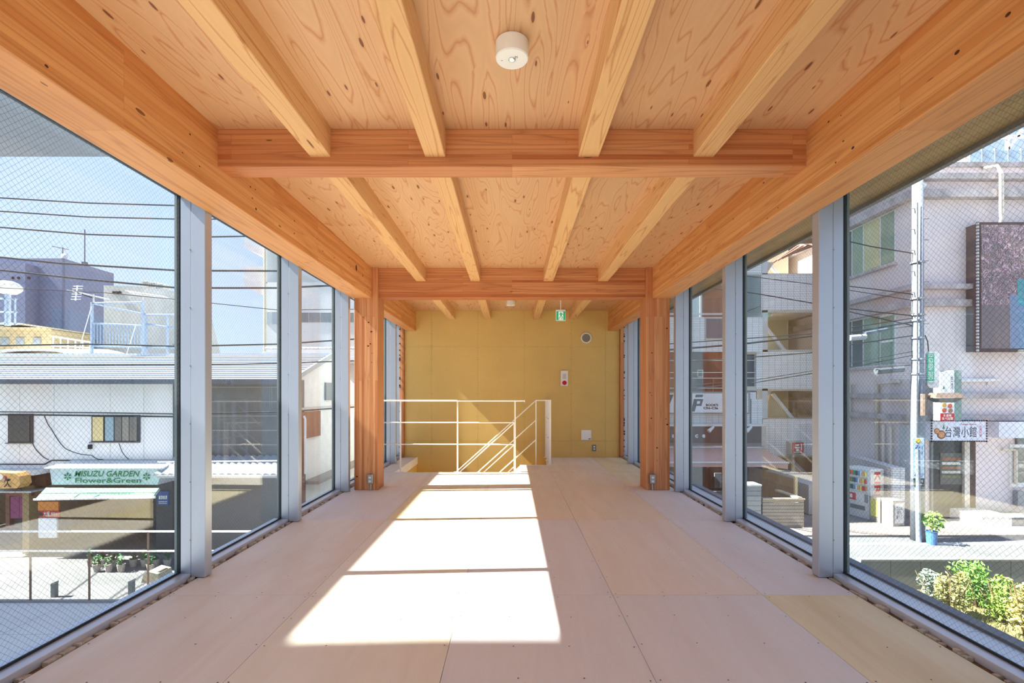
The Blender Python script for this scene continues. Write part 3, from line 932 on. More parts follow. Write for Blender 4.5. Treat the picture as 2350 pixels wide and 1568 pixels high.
for px, p0, p1, lb in ((125, 1336, 1370, 'short grey slotted bollard in the lane, on the overhang side'), (302, 1331, 1373, 'short grey slotted bollard in the lane, nearer the stone trough')):
    Yb = 1150 * 4.72 / (p1 - 904)
    xx = X(px, Yb)
    t = thing('bollard', lb, 'bollard', (xx, Yb, GZ), 'bollards in the lane')
    B().box(xx - 0.055, xx + 0.055, Yb - 0.05, Yb + 0.05, GZ, Z(p0, Yb) - 0.03).build('shaft', plain((98, 110, 112), 0.6), t, bevel=0.01)
    B().prism([(xx - 0.055, Yb - 0.05, Z(p0, Yb) - 0.03), (xx + 0.055, Yb - 0.05, Z(p0, Yb) - 0.03), (xx + 0.055, Yb - 0.05, Z(p0, Yb) + 0.02)], (0, 0.1, 0)).build('cap', plain((126, 136, 138), 0.5), t)

# overhang shaped, and blocks out of view added, to shade room and street
dk = thing('shade_overhang', 'grey panelled overhang beyond the flower-shop windows, shaped as a deck to shade the floor', 'shade_overhang', (-8.6, 5, GZ))  # grey soffit is real; narrow deck and pillars shaped for the sun patch
soff = plain((126, 138, 150), 0.6)
Z_D, X_D, Y_D = 6.0, -7.40, 10.1
for k in range(11):
    yb = Y_D - 0.78 * k
    B().box(-10.9 if k < 4 else -8.7, X_D, yb - 0.775, yb, Z_D, Z_D + 0.05).build('soffit_panel', soff, dk)
B().box(-10.9, X_D, Y_D - 3.12, Y_D, Z_D + 0.05, Z_D + 0.5).build('landing_slab', plain((176, 176, 172), 0.8), dk)
B().box(-8.7, X_D, Y_D - 8.58, Y_D - 3.12, Z_D + 0.05, Z_D + 0.5).build('deck_slab', plain((176, 176, 172), 0.8), dk)
B().lathe((-10.7, 8.6, GZ), [(0.16, 0), (0.16, Z_D - GZ + 0.02)], 20).build('pillar', plain((176, 176, 172), 0.8), dk)
B().lathe((-8.5, 1.7, GZ), [(0.16, 0), (0.16, Z_D - GZ + 0.02)], 20).build('pillar', plain((176, 176, 172), 0.8), dk)
tw = thing('shade_tower', 'unseen slender tower added beyond the terrace to shade the near floor', 'building', (-15, 0.3, GZ))  # added out of view; its shade ends the floor sun patch
B().box(-16.4, -13.3, -1.1, 1.66, GZ, 16.5).build('body', plain((206, 204, 198), 0.8), tw)
for k in range(5):
    for q in range(1):
        B().box(-13.32, -13.26, -0.6 + 2.8 * q, 1.2 + 2.8 * q, GZ + 1.2 + 3.6 * k, GZ + 2.8 + 3.6 * k).build('window', M['far_glass'], tw)

nb_ = thing('rear_shade_block', 'unseen tall block added behind the khaki wall to shade the street side', 'building', (0, 20.5, GZ))  # added out of view to keep sun off the corner building's side
B().box(-3.5, 3.5, 17.6, 23.6, GZ, 21.5).build('body', plain((200, 198, 192), 0.8), nb_)
B().box(-3.6, 3.6, 17.5, 23.7, 21.5, 21.7).build('roof_slab', plain((150, 150, 148), 0.8), nb_)
for k in range(6):
    for q in range(2):
        B().box(3.5, 3.55, 18.4 + 2.6 * q, 20.2 + 2.6 * q, GZ + 1.2 + 3.6 * k, GZ + 2.8 + 3.6 * k).build('window', M['far_glass'], nb_)
ax = thing('terrace_shade_block', 'unseen low block added at the far side of the terrace to shade its paving', 'building', (-14, 6, GZ))  # added out of view to keep sun off the terrace
B().box(-15.1, -13.2, 2.2, 10.6, GZ, 1.9).build('body', plain((206, 204, 198), 0.8), ax)
B().box(-15.3, -13.0, 2.1, 10.75, 1.9, 2.05).build('roof_slab', plain((150, 150, 148), 0.8), ax)
for k in range(5):
    B().box(-13.2, -13.15, 2.6 + 1.6 * k, 3.9 + 1.6 * k, GZ + 0.3, GZ + 2.6).build('shutter', plain((170, 176, 180), 0.5), ax)

# ================================================================== OUTSIDE: flower-shop side
YH = 15.0
def zx(px, py, Y=YH): return X(px, Y), Z(py, Y)
sid = plain((238, 238, 237), 0.6, 0.1, 0.05, 0.7, name='grey_siding')
dark_fr = plain((52, 54, 54), 0.5)
hs = thing('shop_house', 'two-storey grey metal-clad house above the flower shop, with a shallow metal roof', 'house', (-12, YH, GZ))
xr0, xr1 = -18.5, X(403, YH)
seams = [xr0, X(-40, YH), X(45, YH), X(124, YH), X(253, YH), X(330, YH), xr1]
for i in range(len(seams) - 1):
    B().box(seams[i] + 0.006, seams[i + 1] - 0.006, YH, YH + 0.05, Z(1075, YH), Z(878, YH)).build('siding_panel', sid, hs)
B().box(xr0, -6.34, YH + 0.05, YH + 0.3, Z(1075, YH), Z(872, YH)).build('wall_core', plain((110, 112, 112), 0.8), hs)
B().box(xr1, X(640, YH), YH - 0.02, YH + 0.06, Z(1062, YH), Z(876, YH)).build('dark_cladding', plain((104, 110, 112), 0.7, 0, 0.15, 2), hs)
for k in range(6):
    zz = Z(1055 - 33 * k, YH)
    B().box(xr1, X(640, YH), YH - 0.035, YH - 0.02, zz, zz + 0.03).build('cladding_batten', plain((150, 152, 150), 0.7), hs)
B().box(xr1 - 0.03, xr1 + 0.07, YH - 0.08, YH + 0.0, Z(1070, YH), Z(872, YH)).build('downpipe', plain((70, 84, 84), 0.5), hs)
# roof of stepped metal strips
yr1, zr0, zr1 = 17.57, 1.72, 2.58
met = plain((150, 158, 168), 0.4, 0.2, 0.06, 2.0, name='roof_metal')
nst = 14
for k in range(nst):
    a, b_ = k / nst, (k + 1) / nst
    ya, yb = YH - 0.55 + (yr1 - YH + 0.55) * a, YH - 0.55 + (yr1 - YH + 0.55) * b_
    za, zb = zr0 - 0.1 + (zr1 - zr0 + 0.1) * a, zr0 - 0.1 + (zr1 - zr0 + 0.1) * b_
    B().hexa([(xr0, ya - 0.03, za - 0.03), (-6.34, ya - 0.03, za - 0.03), (-6.34, yb, zb - 0.03), (xr0, yb, zb - 0.03),
              (xr0, ya - 0.03, za + 0.03), (-6.34, ya - 0.03, za + 0.03), (-6.34, yb, zb + 0.0), (xr0, yb, zb + 0.0)]).build('roof_strip', met, hs)
B().box(xr0, -6.34, YH - 0.6, YH - 0.5, zr0 - 0.22, zr0 - 0.09).build('gutter', plain((70, 80, 92), 0.5), hs)
B().box(xr0, -6.34, yr1 - 0.1, yr1 + 0.1, zr1 - 0.02, zr1 + 0.05).build('ridge_cap', plain((196, 204, 212), 0.4, 0.3), hs)
B().hexa([(xr0, yr1, zr1 - 0.1), (-6.34, yr1, zr1 - 0.1), (-6.34, yr1 + 3, 1.5), (xr0, yr1 + 3, 1.5),
          (xr0, yr1, zr1), (-6.34, yr1, zr1), (-6.34, yr1 + 3, 1.6), (xr0, yr1 + 3, 1.6)]).build('rear_roof', met, hs)
# gable side wall, white, with verge board
B().prism([(-6.42, YH, GZ), (-6.42, 20.6, GZ), (-6.42, 20.6, 1.5), (-6.42, yr1, zr1 - 0.1), (-6.42, YH, zr0)], (0.06, 0, 0)).build('gable_wall', plain((226, 226, 220), 0.7), hs)
B().prism([(-6.36, YH - 0.6, zr0 - 0.2), (-6.36, YH - 0.6, zr0 - 0.06), (-6.36, yr1, zr1 + 0.06), (-6.36, yr1, zr1 - 0.12)], (0.06, 0, 0)).build('verge_board', plain((168, 176, 176), 0.6), hs)
B().box(-6.36, -6.30, 15.05, 16.5, -0.15, 0.66).build('brown_panel', plain((140, 92, 64), 0.7, 0, 0.15, 3), hs)
B().box(-6.36, -6.30, 15.05, 15.3, -3.4, -0.15).build('brown_panel', plain((120, 78, 56), 0.7), hs)
B().box(-6.36, -6.29, 15.02, 20.4, 0.72, 0.80).build('ledge', plain((190, 188, 180), 0.6), hs)
B().box(-6.36, -5.9, 15.3, 20.2, -1.55, -1.45).build('awning_ledge', plain((150, 142, 128), 0.6), hs)
B().tube([(-6.28, 15.12, 0.55), (-6.24, 15.12, 0.45), (-6.24, 15.12, -1.2)], 0.035, 8).build('downpipe', M['white'], hs)
B().box(-6.36, -6.30, 17.0, 18.2, 1.0, 1.6).build('gable_vent', plain((120, 124, 124), 0.6), hs)
def house_window(px0, px1, py0, py1, panes, label_part='window'):
    w = B().face_px(px0, px1, py0, py1, YH - 0.03, 0.03).build('window', dark_fr, hs)
    for a, b_, m_ in panes:
        B().box(X(a, YH), X(b_, YH), YH - 0.045, YH - 0.03, Z(py1 - 3, YH), Z(py0 + 4, YH)).build('pane', m_, w)
    B().box(X(px0 - 1, YH), X(px1 + 1, YH), YH - 0.08, YH, Z(py1 + 1.5, YH), Z(py1 - 1.0, YH)).build('window_sill', plain((120, 120, 118), 0.5), w)
house_window(210, 321, 953, 1015, [(215, 239, plain((226, 206, 150), 0.6)), (244, 263, plain((150, 176, 186), 0.5)), (266, 281, plain((120, 116, 108), 0.3)),
                                    (283, 298, plain((148, 140, 128), 0.3)), (300, 316, plain((126, 120, 112), 0.3))])
house_window(18, 75, 950, 1017, [(22, 71, plain((58, 62, 62), 0.15))])
# cables hung on the facade
def cable(pts_px, Y, r, name, label, cat='cable', group=None, mat=None, sag=None, pre=None):
    key = [(X(p[0], p[2] if len(p) > 2 else Y), p[2] if len(p) > 2 else Y, Z(p[1], p[2] if len(p) > 2 else Y)) for p in pts_px]
    if pre: key = [pre] + key
    pts = []
    for i in range(len(key) - 1):
        a, c = Vector(key[i]), Vector(key[i + 1])
        for k in range(10 + (1 if i == len(key) - 2 else 0)):
            f = k / 10
            p = a.lerp(c, f)
            p.z -= (sag or 0) * 4 * f * (1 - f) * Y / F_PX
            pts.append(p)
    o = B().tube(pts, r, 5).build(name, mat or M['gasket'])
    return tag(o, label, cat, group)
cable([(-20, 952), (118, 953), (403, 957)], YH - 0.024, 0.022, 'facade_cable', 'thick grey cable run along the grey house wall above its windows')
cable([(-20, 1066), (102, 1066), (118, 1057), (403, 1057)], YH - 0.018, 0.02, 'facade_cable', 'dark cable clipped above the flower shop sign')
cable([(102, 955), (118, 985), (150, 1030), (210, 1045), (236, 1054)], YH - 0.009, 0.010, 'facade_cable', 'thin looping wire hanging down the grey house wall', sag=4)
cable([(75, 1018), (90, 1040), (112, 1055)], YH - 0.009, 0.010, 'facade_cable', 'thin wire drooping from under the dark shop-house window', sag=3)
cable([(273, 1018), (282, 1040), (296, 1054)], YH - 0.007, 0.008, 'facade_cable', 'thin wire drooping from under the curtained shop-house window', sag=2)
bx = thing('junction_box', 'small black junction box with white tangle on the grey house wall', 'box', (X(204, YH), YH - 0.06, Z(1030, YH)))
B().face_px(201, 207, 1021, 1031, YH - 0.08, 0.08).build('case', M['dark'], bx)
B().face_px(200, 206, 1031, 1035, YH - 0.06, 0.06).build('insulator', M['white'], bx)

# shop front under the house
YF = 14.2
sg = thing('shop_sign', 'long pale flower shop sign with green lettering and flower marks', 'sign', (X(240, YF), YF, Z(1113, YF)))
B().hexa([(X(119, YF), YF, Z(1113, YF)), (X(362, YF), YF, Z(1113, YF)), (X(362, YF), YF + 0.81, Z(1113, YF)), (X(119, YF), YF + 0.81, Z(1113, YF)),
          (X(116, YF), YF - 0.03, Z(1074, YF)), (X(374, YF), YF - 0.03, Z(1074, YF)), (X(374, YF), YF + 0.81, Z(1074, YF)), (X(116, YF), YF + 0.81, Z(1074, YF))]).build('board', plain((216, 222, 232), 0.5), sg)
B().hexa([(X(110, YF), YF - 0.12, Z(1075, YF)), (X(374, YF), YF - 0.12, Z(1075, YF)), (X(374, YF), YF + 0.83, Z(1068, YF)), (X(110, YF), YF + 0.83, Z(1068, YF)),
          (X(110, YF), YF - 0.12, Z(1073, YF)), (X(374, YF), YF - 0.12, Z(1073, YF)), (X(374, YF), YF + 0.83, Z(1064, YF)), (X(110, YF), YF + 0.83, Z(1064, YF))]).build('cover', plain((226, 228, 230), 0.5, 0.2), sg)
gr = plain((22, 122, 70), 0.5, name='sign_green')
def front_text(s, px0, px1, py0, py1, Y, mat, parent, **kw):
    return lettering(s, (X(px0, Y), Y - 0.006, Z(py1, Y)), (1, 0, 0), (0, 0, 1), X(px1, Y) - X(px0, Y), Z(py0, Y) - Z(py1, Y), mat, parent, **kw)
YL = YF - 0.035
front_text('MISUZU GARDEN', 171, 321, 1081, 1094, YL, gr, sg, shear=0.25, bold=0.012)
front_text('Flower&Green', 173, 324, 1097, 1108.5, YL, gr, sg, bold=0.012)
B().box(X(168, YL), X(325, YL), YL - 0.006, YL - 0.003, Z(1095.6, YL), Z(1095.2, YL)).build('rule', plain((130, 160, 150)), sg)
for pxc in (155.5, 336.5):
    fl = B()
    for k in range(6):
        w = math.pi / 6 + k * math.pi / 3
        d_, n_ = Vector((math.cos(w), 0, math.sin(w))), Vector((-math.sin(w), 0, math.cos(w)))
        c0 = Vector((X(pxc, YL), YL - 0.008, Z(1094, YL)))
        fl.prism([c0 + d_ * 0.02, c0 + d_ * 0.085 + n_ * 0.027, c0 + d_ * 0.115, c0 + d_ * 0.085 - n_ * 0.027], (0, 0.004, 0))
    fl.build('flower_mark', gr, sg)
aw = thing('green_awning', 'faded green fabric awning under the flower shop sign', 'awning', (X(220, 13.6), 13.6, Z(1147, 13.6)))
Ya, Yb = 13.3, 14.15
x_l, x_r = X(82, Ya), X(352, Ya)
n_ = 7
for k in range(n_):
    a, b_ = k / n_, (k + 1) / n_
    xl0, xl1 = x_l + (x_r - x_l) * a, x_l + (x_r - x_l) * b_
    tl0, tl1 = X(105, Yb) + (X(366, Yb) - X(105, Yb)) * a, X(105, Yb) + (X(366, Yb) - X(105, Yb)) * b_
    zf0, zf1 = Z(1147 - 5 * a, Ya), Z(1147 - 5 * b_, Ya)
    B().hexa([(xl0, Ya, zf0), (xl1, Ya, zf1), (tl1, Yb, Z(1123, Yb)), (tl0, Yb, Z(1123, Yb)),
              (xl0, Ya, zf0 + 0.03), (xl1, Ya, zf1 + 0.03), (tl1, Yb, Z(1121, Yb) + 0.02), (tl0, Yb, Z(1121, Yb) + 0.02)]).build('fabric_panel', plain((100, 140, 120), 0.7, 0, 0.12, 3), aw)
B().tube([(x_l - 0.05, Ya, Z(1147, Ya)), (x_r + 0.05, Ya, Z(1142, Ya))], 0.03, 6).build('front_bar', M['white'], aw)
B().tube([(X(366, Yb), Yb, Z(1124, Yb)), (x_r, Ya, Z(1142, Ya))], 0.02, 6).build('side_arm', M['white'], aw)
# lower shop front wall
lowf = thing('open_shop', 'dark open shop floor with timber reveals under the flower shop sign', 'shop', (-12, YH - 0.2, GZ))
shop_paint = plain((168, 152, 128), 0.8)
ZC_ = Z(1075, YH)
B().box(xr0, -6.44, 18.6, 18.75, GZ, ZC_).build('rear_wall', shop_paint, lowf)
B().box(xr0, -6.44, YH + 0.02, 18.75, ZC_ - 0.02, ZC_ + 0.08).build('ceiling_board', shop_paint, lowf)
B().box(xr0, xr0 + 0.12, YH, 18.7, GZ, ZC_).build('end_wall', shop_paint, lowf)
B().box(X(69, YH), X(69, YH) + 0.1, YH + 0.2, 18.7, GZ, ZC_).build('partition', shop_paint, lowf)
B().box(X(70, YH), X(85, YH), YH - 0.25, YH + 0.3, GZ, Z(1112, YH)).build('pier', plain((150, 130, 92), 0.7), lowf)
B().box(X(365, YH), X(402, YH), YH - 0.12, YH + 0.3, GZ, Z(1085, YH)).build('pier', plain((84, 82, 78), 0.8), lowf)
B().box(X(402, YH), X(640, YH), YH + 0.0, YH + 0.3, GZ, Z(1075, YH)).build('pier', plain((128, 130, 128), 0.8), lowf)
B().box(X(48, YH), X(112, YH), YH - 0.1, YH + 0.2, Z(1114, YH), Z(1087, YH)).build('transom', plain((92, 66, 48), 0.7), lowf)
B().box(X(-60, YH), X(112, YH), YH - 0.55, YH + 0.1, Z(1123, YH), Z(1120, YH)).build('pent_roof', plain((178, 186, 196), 0.4, 0.3), lowf)
B().box(X(-60, YH), X(110, YH), YH - 0.45, YH + 0.1, Z(1086, YH), Z(1075, YH)).build('canopy', plain((216, 220, 224), 0.5), lowf)
for px in (4, 10):
    B().tube([(X(px, YH), YH - 0.5, GZ), (X(px, YH), YH - 0.5, Z(1122, YH))], 0.03, 6).build('pole', plain((150, 152, 150), 0.4, 0.4), lowf)
nd = thing('entrance_curtain', 'purple split curtain in a red-brown doorway beside the flower shop', 'curtain', (X(43, YH), YH - 0.2, Z(1200, YH)))
for a, b_ in ((24, 44), (45, 64)):
    B().face_px(a, b_, 1140, 1190, YH - 0.2, 0.015).build('cloth', plain((132, 66, 104), 0.8), nd)
B().face_px(64, 72, 1132, 1210, YH - 0.16, 0.1).build('door_post', plain((150, 84, 50), 0.6), nd)
B().face_px(13, 22, 1132, 1210, YH - 0.16, 0.1).build('door_post', plain((110, 72, 56), 0.6), nd)
B().face_px(13, 72, 1130, 1139, YH - 0.18, 0.1).build('lintel', plain((130, 76, 52), 0.6), nd)
B().face_px(24, 64, 1190, 1212, YH - 0.05, 0.05).build('door', plain((46, 42, 42), 0.5), nd)
ln = thing('wooden_sign', 'ochre barrel-shaped sign with a dark brush character beside the flower shop', 'sign', (X(15, 14.3), 14.3, Z(1122, 14.3)))
Yl = 14.2
B().prism([(X(p, Yl), Yl, Z(q, Yl)) for p, q in ((-40, 1123), (38, 1121), (46, 1112), (43, 1094), (34, 1087), (-40, 1083))], (0, 0.35, 0)).build('body', plain((196, 154, 92), 0.6), ln)
front_text('欠', 9, 26, 1095, 1119, Yl, plain((44, 34, 30)), ln, bold=0.03)
B().lathe((X(12, Yl), Yl - 0.004, Z(1096, Yl)), [(0.05, 0), (0.05, 0.003)], 12, 'y').build('red_mark', plain((170, 40, 40)), ln)
B().lathe((X(-1, Yl), Yl - 0.004, Z(1095, Yl)), [(0.1, 0), (0.1, 0.002)], 16, 'y').build('pale_mark', plain((216, 206, 190)), ln)
po = thing('shop_poster', 'orange and red notice board with white writing left of the shop window', 'poster', (X(110, 14.6), 14.6, Z(1240, 14.6)))
Yp = 14.6
B().face_px(87, 134, 1152, 1172, Yp, 0.05).build('orange_panel', plain((206, 128, 50), 0.6), po)
B().face_px(89, 136, 1172, 1188, Yp, 0.05).build('red_panel', plain((168, 44, 44), 0.6), po)
B().face_px(88, 130, 1189, 1235, Yp, 0.05).build('white_panel', plain((206, 212, 222), 0.6), po)
B().lathe((X(93.5, Yp), Yp - 0.006, Z(1180, Yp)), [(0.06, 0), (0.06, 0.004)], 12, 'y').build('dark_mark', plain((40, 34, 40)), po)
front_text('大輝', 100, 114, 1174, 1185, Yp, wm, po)
front_text('販売中', 117, 132, 1176, 1182, Yp, wm, po)
bs = thing('blue_sign', 'small blue notice sign with white figures on the dark pier beside the flower shop', 'sign', (X(373, 14.8), 14.8, Z(1160, 14.8)))
B().face_px(361, 386, 1128, 1160, YH - 0.18, 0.05).build('board', plain((60, 92, 158), 0.5), bs)
for k in range(4):
    B().face_px(364.5 + 5 * k, 368 + 5 * k, 1138, 1146, YH - 0.186, 0.006).build('figure_mark', wm, bs)
B().face_px(364, 383, 1151, 1152.4, YH - 0.186, 0.006).build('line_mark', wm, bs)
B().face_px(364, 383, 1155, 1156.2, YH - 0.186, 0.006).build('line_mark', wm, bs)
# tiled pent roof
tr = thing('tiled_pent_roof', 'small grey clay-tile roof beside the flower shop sign', 'roof', (X(510, 14.4), 14.4, Z(1092, 14.4)))
kt = plain((170, 176, 184), 0.4, 0.1, 0.15, 5, name='clay_tile')
for r_ in range(3):
    for c_ in range(17):
        xa = X(362, 14.2) + 0.205 * c_ + 0.1 * (r_ % 2) * 0
        ya, za = 14.0 + 0.3 * r_, Z(1091, 14.0) + 0.135 * r_
        pts = [(xa, ya, za), (xa + 0.05, ya, za + 0.055), (xa + 0.11, ya, za + 0.05), (xa + 0.205, ya, za + 0.005), (xa + 0.205, ya, za - 0.02), (xa, ya, za - 0.02)]
        B().prism(pts, (0, 0.32, 0.135)).build('roof_tile', kt, tr)
B().box(X(362, 14.0), X(362, 14.0) + 3.6, 13.98, 14.04, Z(1097, 14.0), Z(1092, 14.0)).build('eave_board', plain((176, 176, 172), 0.6), tr)
B().tube([(X(362, 13.9), 13.9, Z(1061, 13.9)), (X(640, 13.9), 13.9, Z(1058, 13.9))], 0.02, 6).build('gutter_pipe', M['white'], tr)
# flower pots and goods in front of the shop
pot_c = [(60, 140, 70), (170, 60, 80), (200, 190, 60), (80, 150, 90), (190, 110, 150)]
k = 0
for px, Yq in ((208, 13.7), (236, 13.7), (264, 13.7), (222, 13.3), (250, 13.3), (278, 13.3), (306, 13.7), (332, 13.7), (358, 13.7), (384, 13.7), (346, 13.3)):
    xx = X(px, Yq)
    t = thing('flower_pot', 'small potted plant with %s blossoms in front of the flower shop' % ('green', 'crimson', 'yellow', 'pale green', 'pink')[k % 5], 'potted plant', (xx, Yq, GZ), 'pots in front of the flower shop')
    B().lathe((xx, Yq, GZ), [(0.07, 0), (0.10, 0.2), (0.085, 0.2), (0.08, 0.17)], 10).build('pot', plain((178, 170, 160), 0.7), t)
    f = B()
    for _ in range(26):
        w, rr, zz = rng.uniform(0, 6.28), rng.uniform(0, 0.085), rng.uniform(0.18, 0.40)
        p = Vector((xx + rr * math.cos(w), Yq + rr * math.sin(w), GZ + zz))
        a = Vector((rng.uniform(-1, 1), rng.uniform(-1, 1), rng.uniform(-0.3, 1))).normalized() * 0.07
        c = Vector((rng.uniform(-1, 1), rng.uniform(-1, 1), 0)).normalized() * 0.035
        f.poly([p - a, p + c, p + a, p - c])
    f.build('foliage', plain((70, 116, 60), 0.6), t)
    f = B()
    for _ in range(6):
        w, rr = rng.uniform(0, 6.28), rng.uniform(0, 0.11)
        f.lathe((xx + rr * math.cos(w), Yq + rr * math.sin(w), GZ + rng.uniform(0.32, 0.46)), [(0.001, 0), (0.03, 0.012), (0.001, 0.024)], 6)
    f.build('blossom', plain(pot_c[k % 5], 0.6), t)
    k += 1
# goods by the gable wall
t = thing('blue_tarp', 'blue sheet with white stripes spread at the gable wall of the shop house', 'tarpaulin', (-5.2, 12.6, GZ))
B().box(-6.2, -4.3, 11.9, 13.4, GZ, GZ + 0.05).build('sheet', plain((48, 84, 140), 0.6), t)
for k in range(6):
    B().box(-6.1 + 0.3 * k, -5.98 + 0.3 * k, 11.95, 13.35, GZ + 0.05, GZ + 0.056).build('stripe', plain((200, 206, 216), 0.6), t)
for k, cc in enumerate(((206, 206, 210), (186, 60, 60), (226, 222, 214), (168, 60, 66))):
    xa = -6.0 + 0.42 * k
    t = thing('goods_crate', '%s crate standing in the row behind the blue sheet' % ('white plastic', 'red plastic', 'cream plastic', 'dark red plastic')[k], 'crate', (xa, 14.2, GZ), 'crates behind the blue sheet')
    B().box(xa - 0.18, xa + 0.18, 14.05, 14.4, GZ, GZ + 0.28).build('body', plain(cc, 0.6), t)
    B().box(xa - 0.195, xa + 0.195, 14.035, 14.415, GZ + 0.24, GZ + 0.30).build('rim', plain(tuple(int(v * 0.85) for v in cc), 0.6), t)
t = thing('street_planter', 'rough stone trough near the flower shop corner', 'planter', (X(352, 12.6), 12.6, GZ))
B().prism([(X(330, 12.6), 12.5, GZ), (X(372, 12.6), 12.5, GZ), (X(368, 12.6), 12.5, GZ + 0.22), (X(345, 12.6), 12.5, GZ + 0.28), (X(336, 12.6), 12.5, GZ + 0.2)], (0, 0.5, 0)).build('body', plain((176, 168, 144), 0.9, 0, 0.2, 6), t)
B().box(X(338, 12.6), X(366, 12.6), 12.6, 12.9, GZ + 0.18, GZ + 0.24).build('soil', plain((60, 50, 40), 0.9), t)

# ---- roofscape behind
t = thing('roof_canopy', 'bright white vaulted canopy on the roof behind the grey house', 'canopy', (X(90, 19), 19, 1.0))
Yc = 19.0
n_ = 10
for k in range(n_):
    a0, a1 = k / n_, (k + 1) / n_
    def cz(a): return Z(826 - 26 * math.sin(min(1, a * 1.35) * math.pi / 2), Yc)
    xa, xb = X(-70 + 280 * a0, Yc), X(-70 + 280 * a1, Yc)
    B().hexa([(xa, Yc, cz(1 - abs(2 * a0 - 1)) - 0.1), (xb, Yc, cz(1 - abs(2 * a1 - 1)) - 0.1), (xb, Yc + 2.5, cz(1 - abs(2 * a1 - 1)) + 0.1), (xa, Yc + 2.5, cz(1 - abs(2 * a0 - 1)) + 0.1),
              (xa, Yc, cz(1 - abs(2 * a0 - 1))), (xb, Yc, cz(1 - abs(2 * a1 - 1))), (xb, Yc + 2.5, cz(1 - abs(2 * a1 - 1)) + 0.2), (xa, Yc + 2.5, cz(1 - abs(2 * a0 - 1)) + 0.2)]).build('vault_strip', M['white'], t)
B().box(X(70, Yc), X(196, Yc), Yc + 0.2, Yc + 1.4, Z(860, Yc), Z(812, Yc)).build('front_glass', plain((70, 84, 100), 0.25), t)
B().box(X(196, Yc), X(210, Yc), Yc - 0.1, Yc + 1.4, Z(860, Yc), Z(806, Yc)).build('end_wall', M['white'], t)
B().box(X(-70, Yc), X(70, Yc), Yc + 0.2, Yc + 1.4, Z(860, Yc), Z(818, Yc)).build('front_glass', plain((150, 164, 176), 0.3), t)
Yb_ = 26.0
nv = plain((112, 122, 148), 0.55, 0.1, 0.06, 0.5, name='slate_blue_cladding')
t = thing('slate_building', 'slate-blue box building with antennas rising behind the house roofs', 'building', (-25, Yb_, GZ))
B().box(X(-60, Yb_), X(145, Yb_), Yb_, Yb_ + 3.3, GZ, Z(593, Yb_)).build('body', nv, t)
B().box(X(-60, Yb_) - 1.5, X(88, Yb_), Yb_ - 0.7, Yb_, GZ, Z(612, Yb_)).build('annex', nv, t)
B().box(X(143, Yb_), X(147, Yb_), Yb_ - 0.03, Yb_ + 0.05, GZ, Z(593, Yb_)).build('corner_trim', plain((92, 100, 124), 0.5), t)
xs_ = X(145, Yb_)
for ya, yb, z_a, z_b in ((27.0, 27.5, 3.6, 4.25), (27.55, 28.05, 3.6, 4.25)):
    B().box(xs_ - 0.02, xs_ + 0.03, ya, yb, z_a, z_b).build('window', plain((84, 100, 104), 0.2), t)
for px, py in ((30, 638), (43, 638), (66, 638)):
    B().lathe((X(px, 25.3), 25.28, Z(py, 25.3)), [(0.07, 0), (0.07, 0.05)], 10, 'y').build('vent_pipe', M['dark'], t)
XL_ = xs_ - 0.16
t = thing('lightning_rod', 'thin lightning rod on the slate-blue building', 'rod', (XL_, 27.5, Z(593, Yb_)))
B().tube([(XL_, 27.5, Z(593, Yb_) + 0.1), (XL_, 27.5, Z(527, 27.5))], 0.03, 6).build('rod', plain((90, 94, 104)), t)
B().box(XL_ - 0.1, XL_ + 0.1, 27.4, 27.6, Z(593, Yb_) - 0.02, Z(593, Yb_) + 0.2).build('base', plain((90, 94, 104)), t)
t = thing('roof_aerial', 'small fishbone aerial at the corner of the slate-blue roof', 'antenna', (X(144, 26.5), 26.5, 8.2))
B().tube([(X(144, 26.5), 26.5, 8.0), (X(144, 26.5), 26.5, Z(568, 26.5))], 0.025, 6).build('mast', plain((96, 96, 104)), t)
B().tube([(X(119, 26.5), 26.5, Z(565, 26.5)), (X(157, 26.5), 26.5, Z(573, 26.5))], 0.02, 5).build('boom', plain((96, 96, 104)), t)
B().lathe((X(148, 26.5), 26.5, Z(589, 26.5)), [(0.001, -0.1), (0.2, 0), (0.001, 0.03)], 12, 'y').build('dish', plain((190, 192, 196)), t)
# concrete building with slanting end
Yc2 = 24.0
conc = weathered((196, 200, 198), (132, 138, 136), 0.85, 0.8, 0.5, 'stained_concrete')
t = thing('concrete_building', 'stained pale concrete building with a slanting end wall behind the roofs', 'building', (-17, Yc2, GZ))
B().prism([(X(238, Yc2), Yc2, GZ), (X(238, Yc2), Yc2, Z(655, Yc2)), (X(330, Yc2), Yc2, Z(658, Yc2)), (X(420, Yc2), Yc2, Z(672, Yc2)), (X(458, Yc2), Yc2, Z(715, Yc2)), (X(486, Yc2), Yc2, Z(830, Yc2)), (X(486, Yc2), Yc2, GZ)], (0, 0.9, 0)).build('body', conc, t)
B().prism([(X(330, Yc2), Yc2 - 0.05, Z(668, Yc2)), (X(420, Yc2), Yc2 - 0.05, Z(682, Yc2)), (X(420, Yc2), Yc2 - 0.05, Z(790, Yc2)), (X(395, Yc2), Yc2 - 0.05, Z(790, Yc2)), (X(352, Yc2), Yc2 - 0.05, Z(700, Yc2))], (0, 0.1, 0)).build('buttress', conc, t)
for px in (262, 269, 276):
    B().lathe((X(px, Yc2), Yc2 - 0.05, Z(672, Yc2)), [(0.07, 0), (0.07, 0.06)], 8, 'y').build('drain_hole', M['dark'], t)
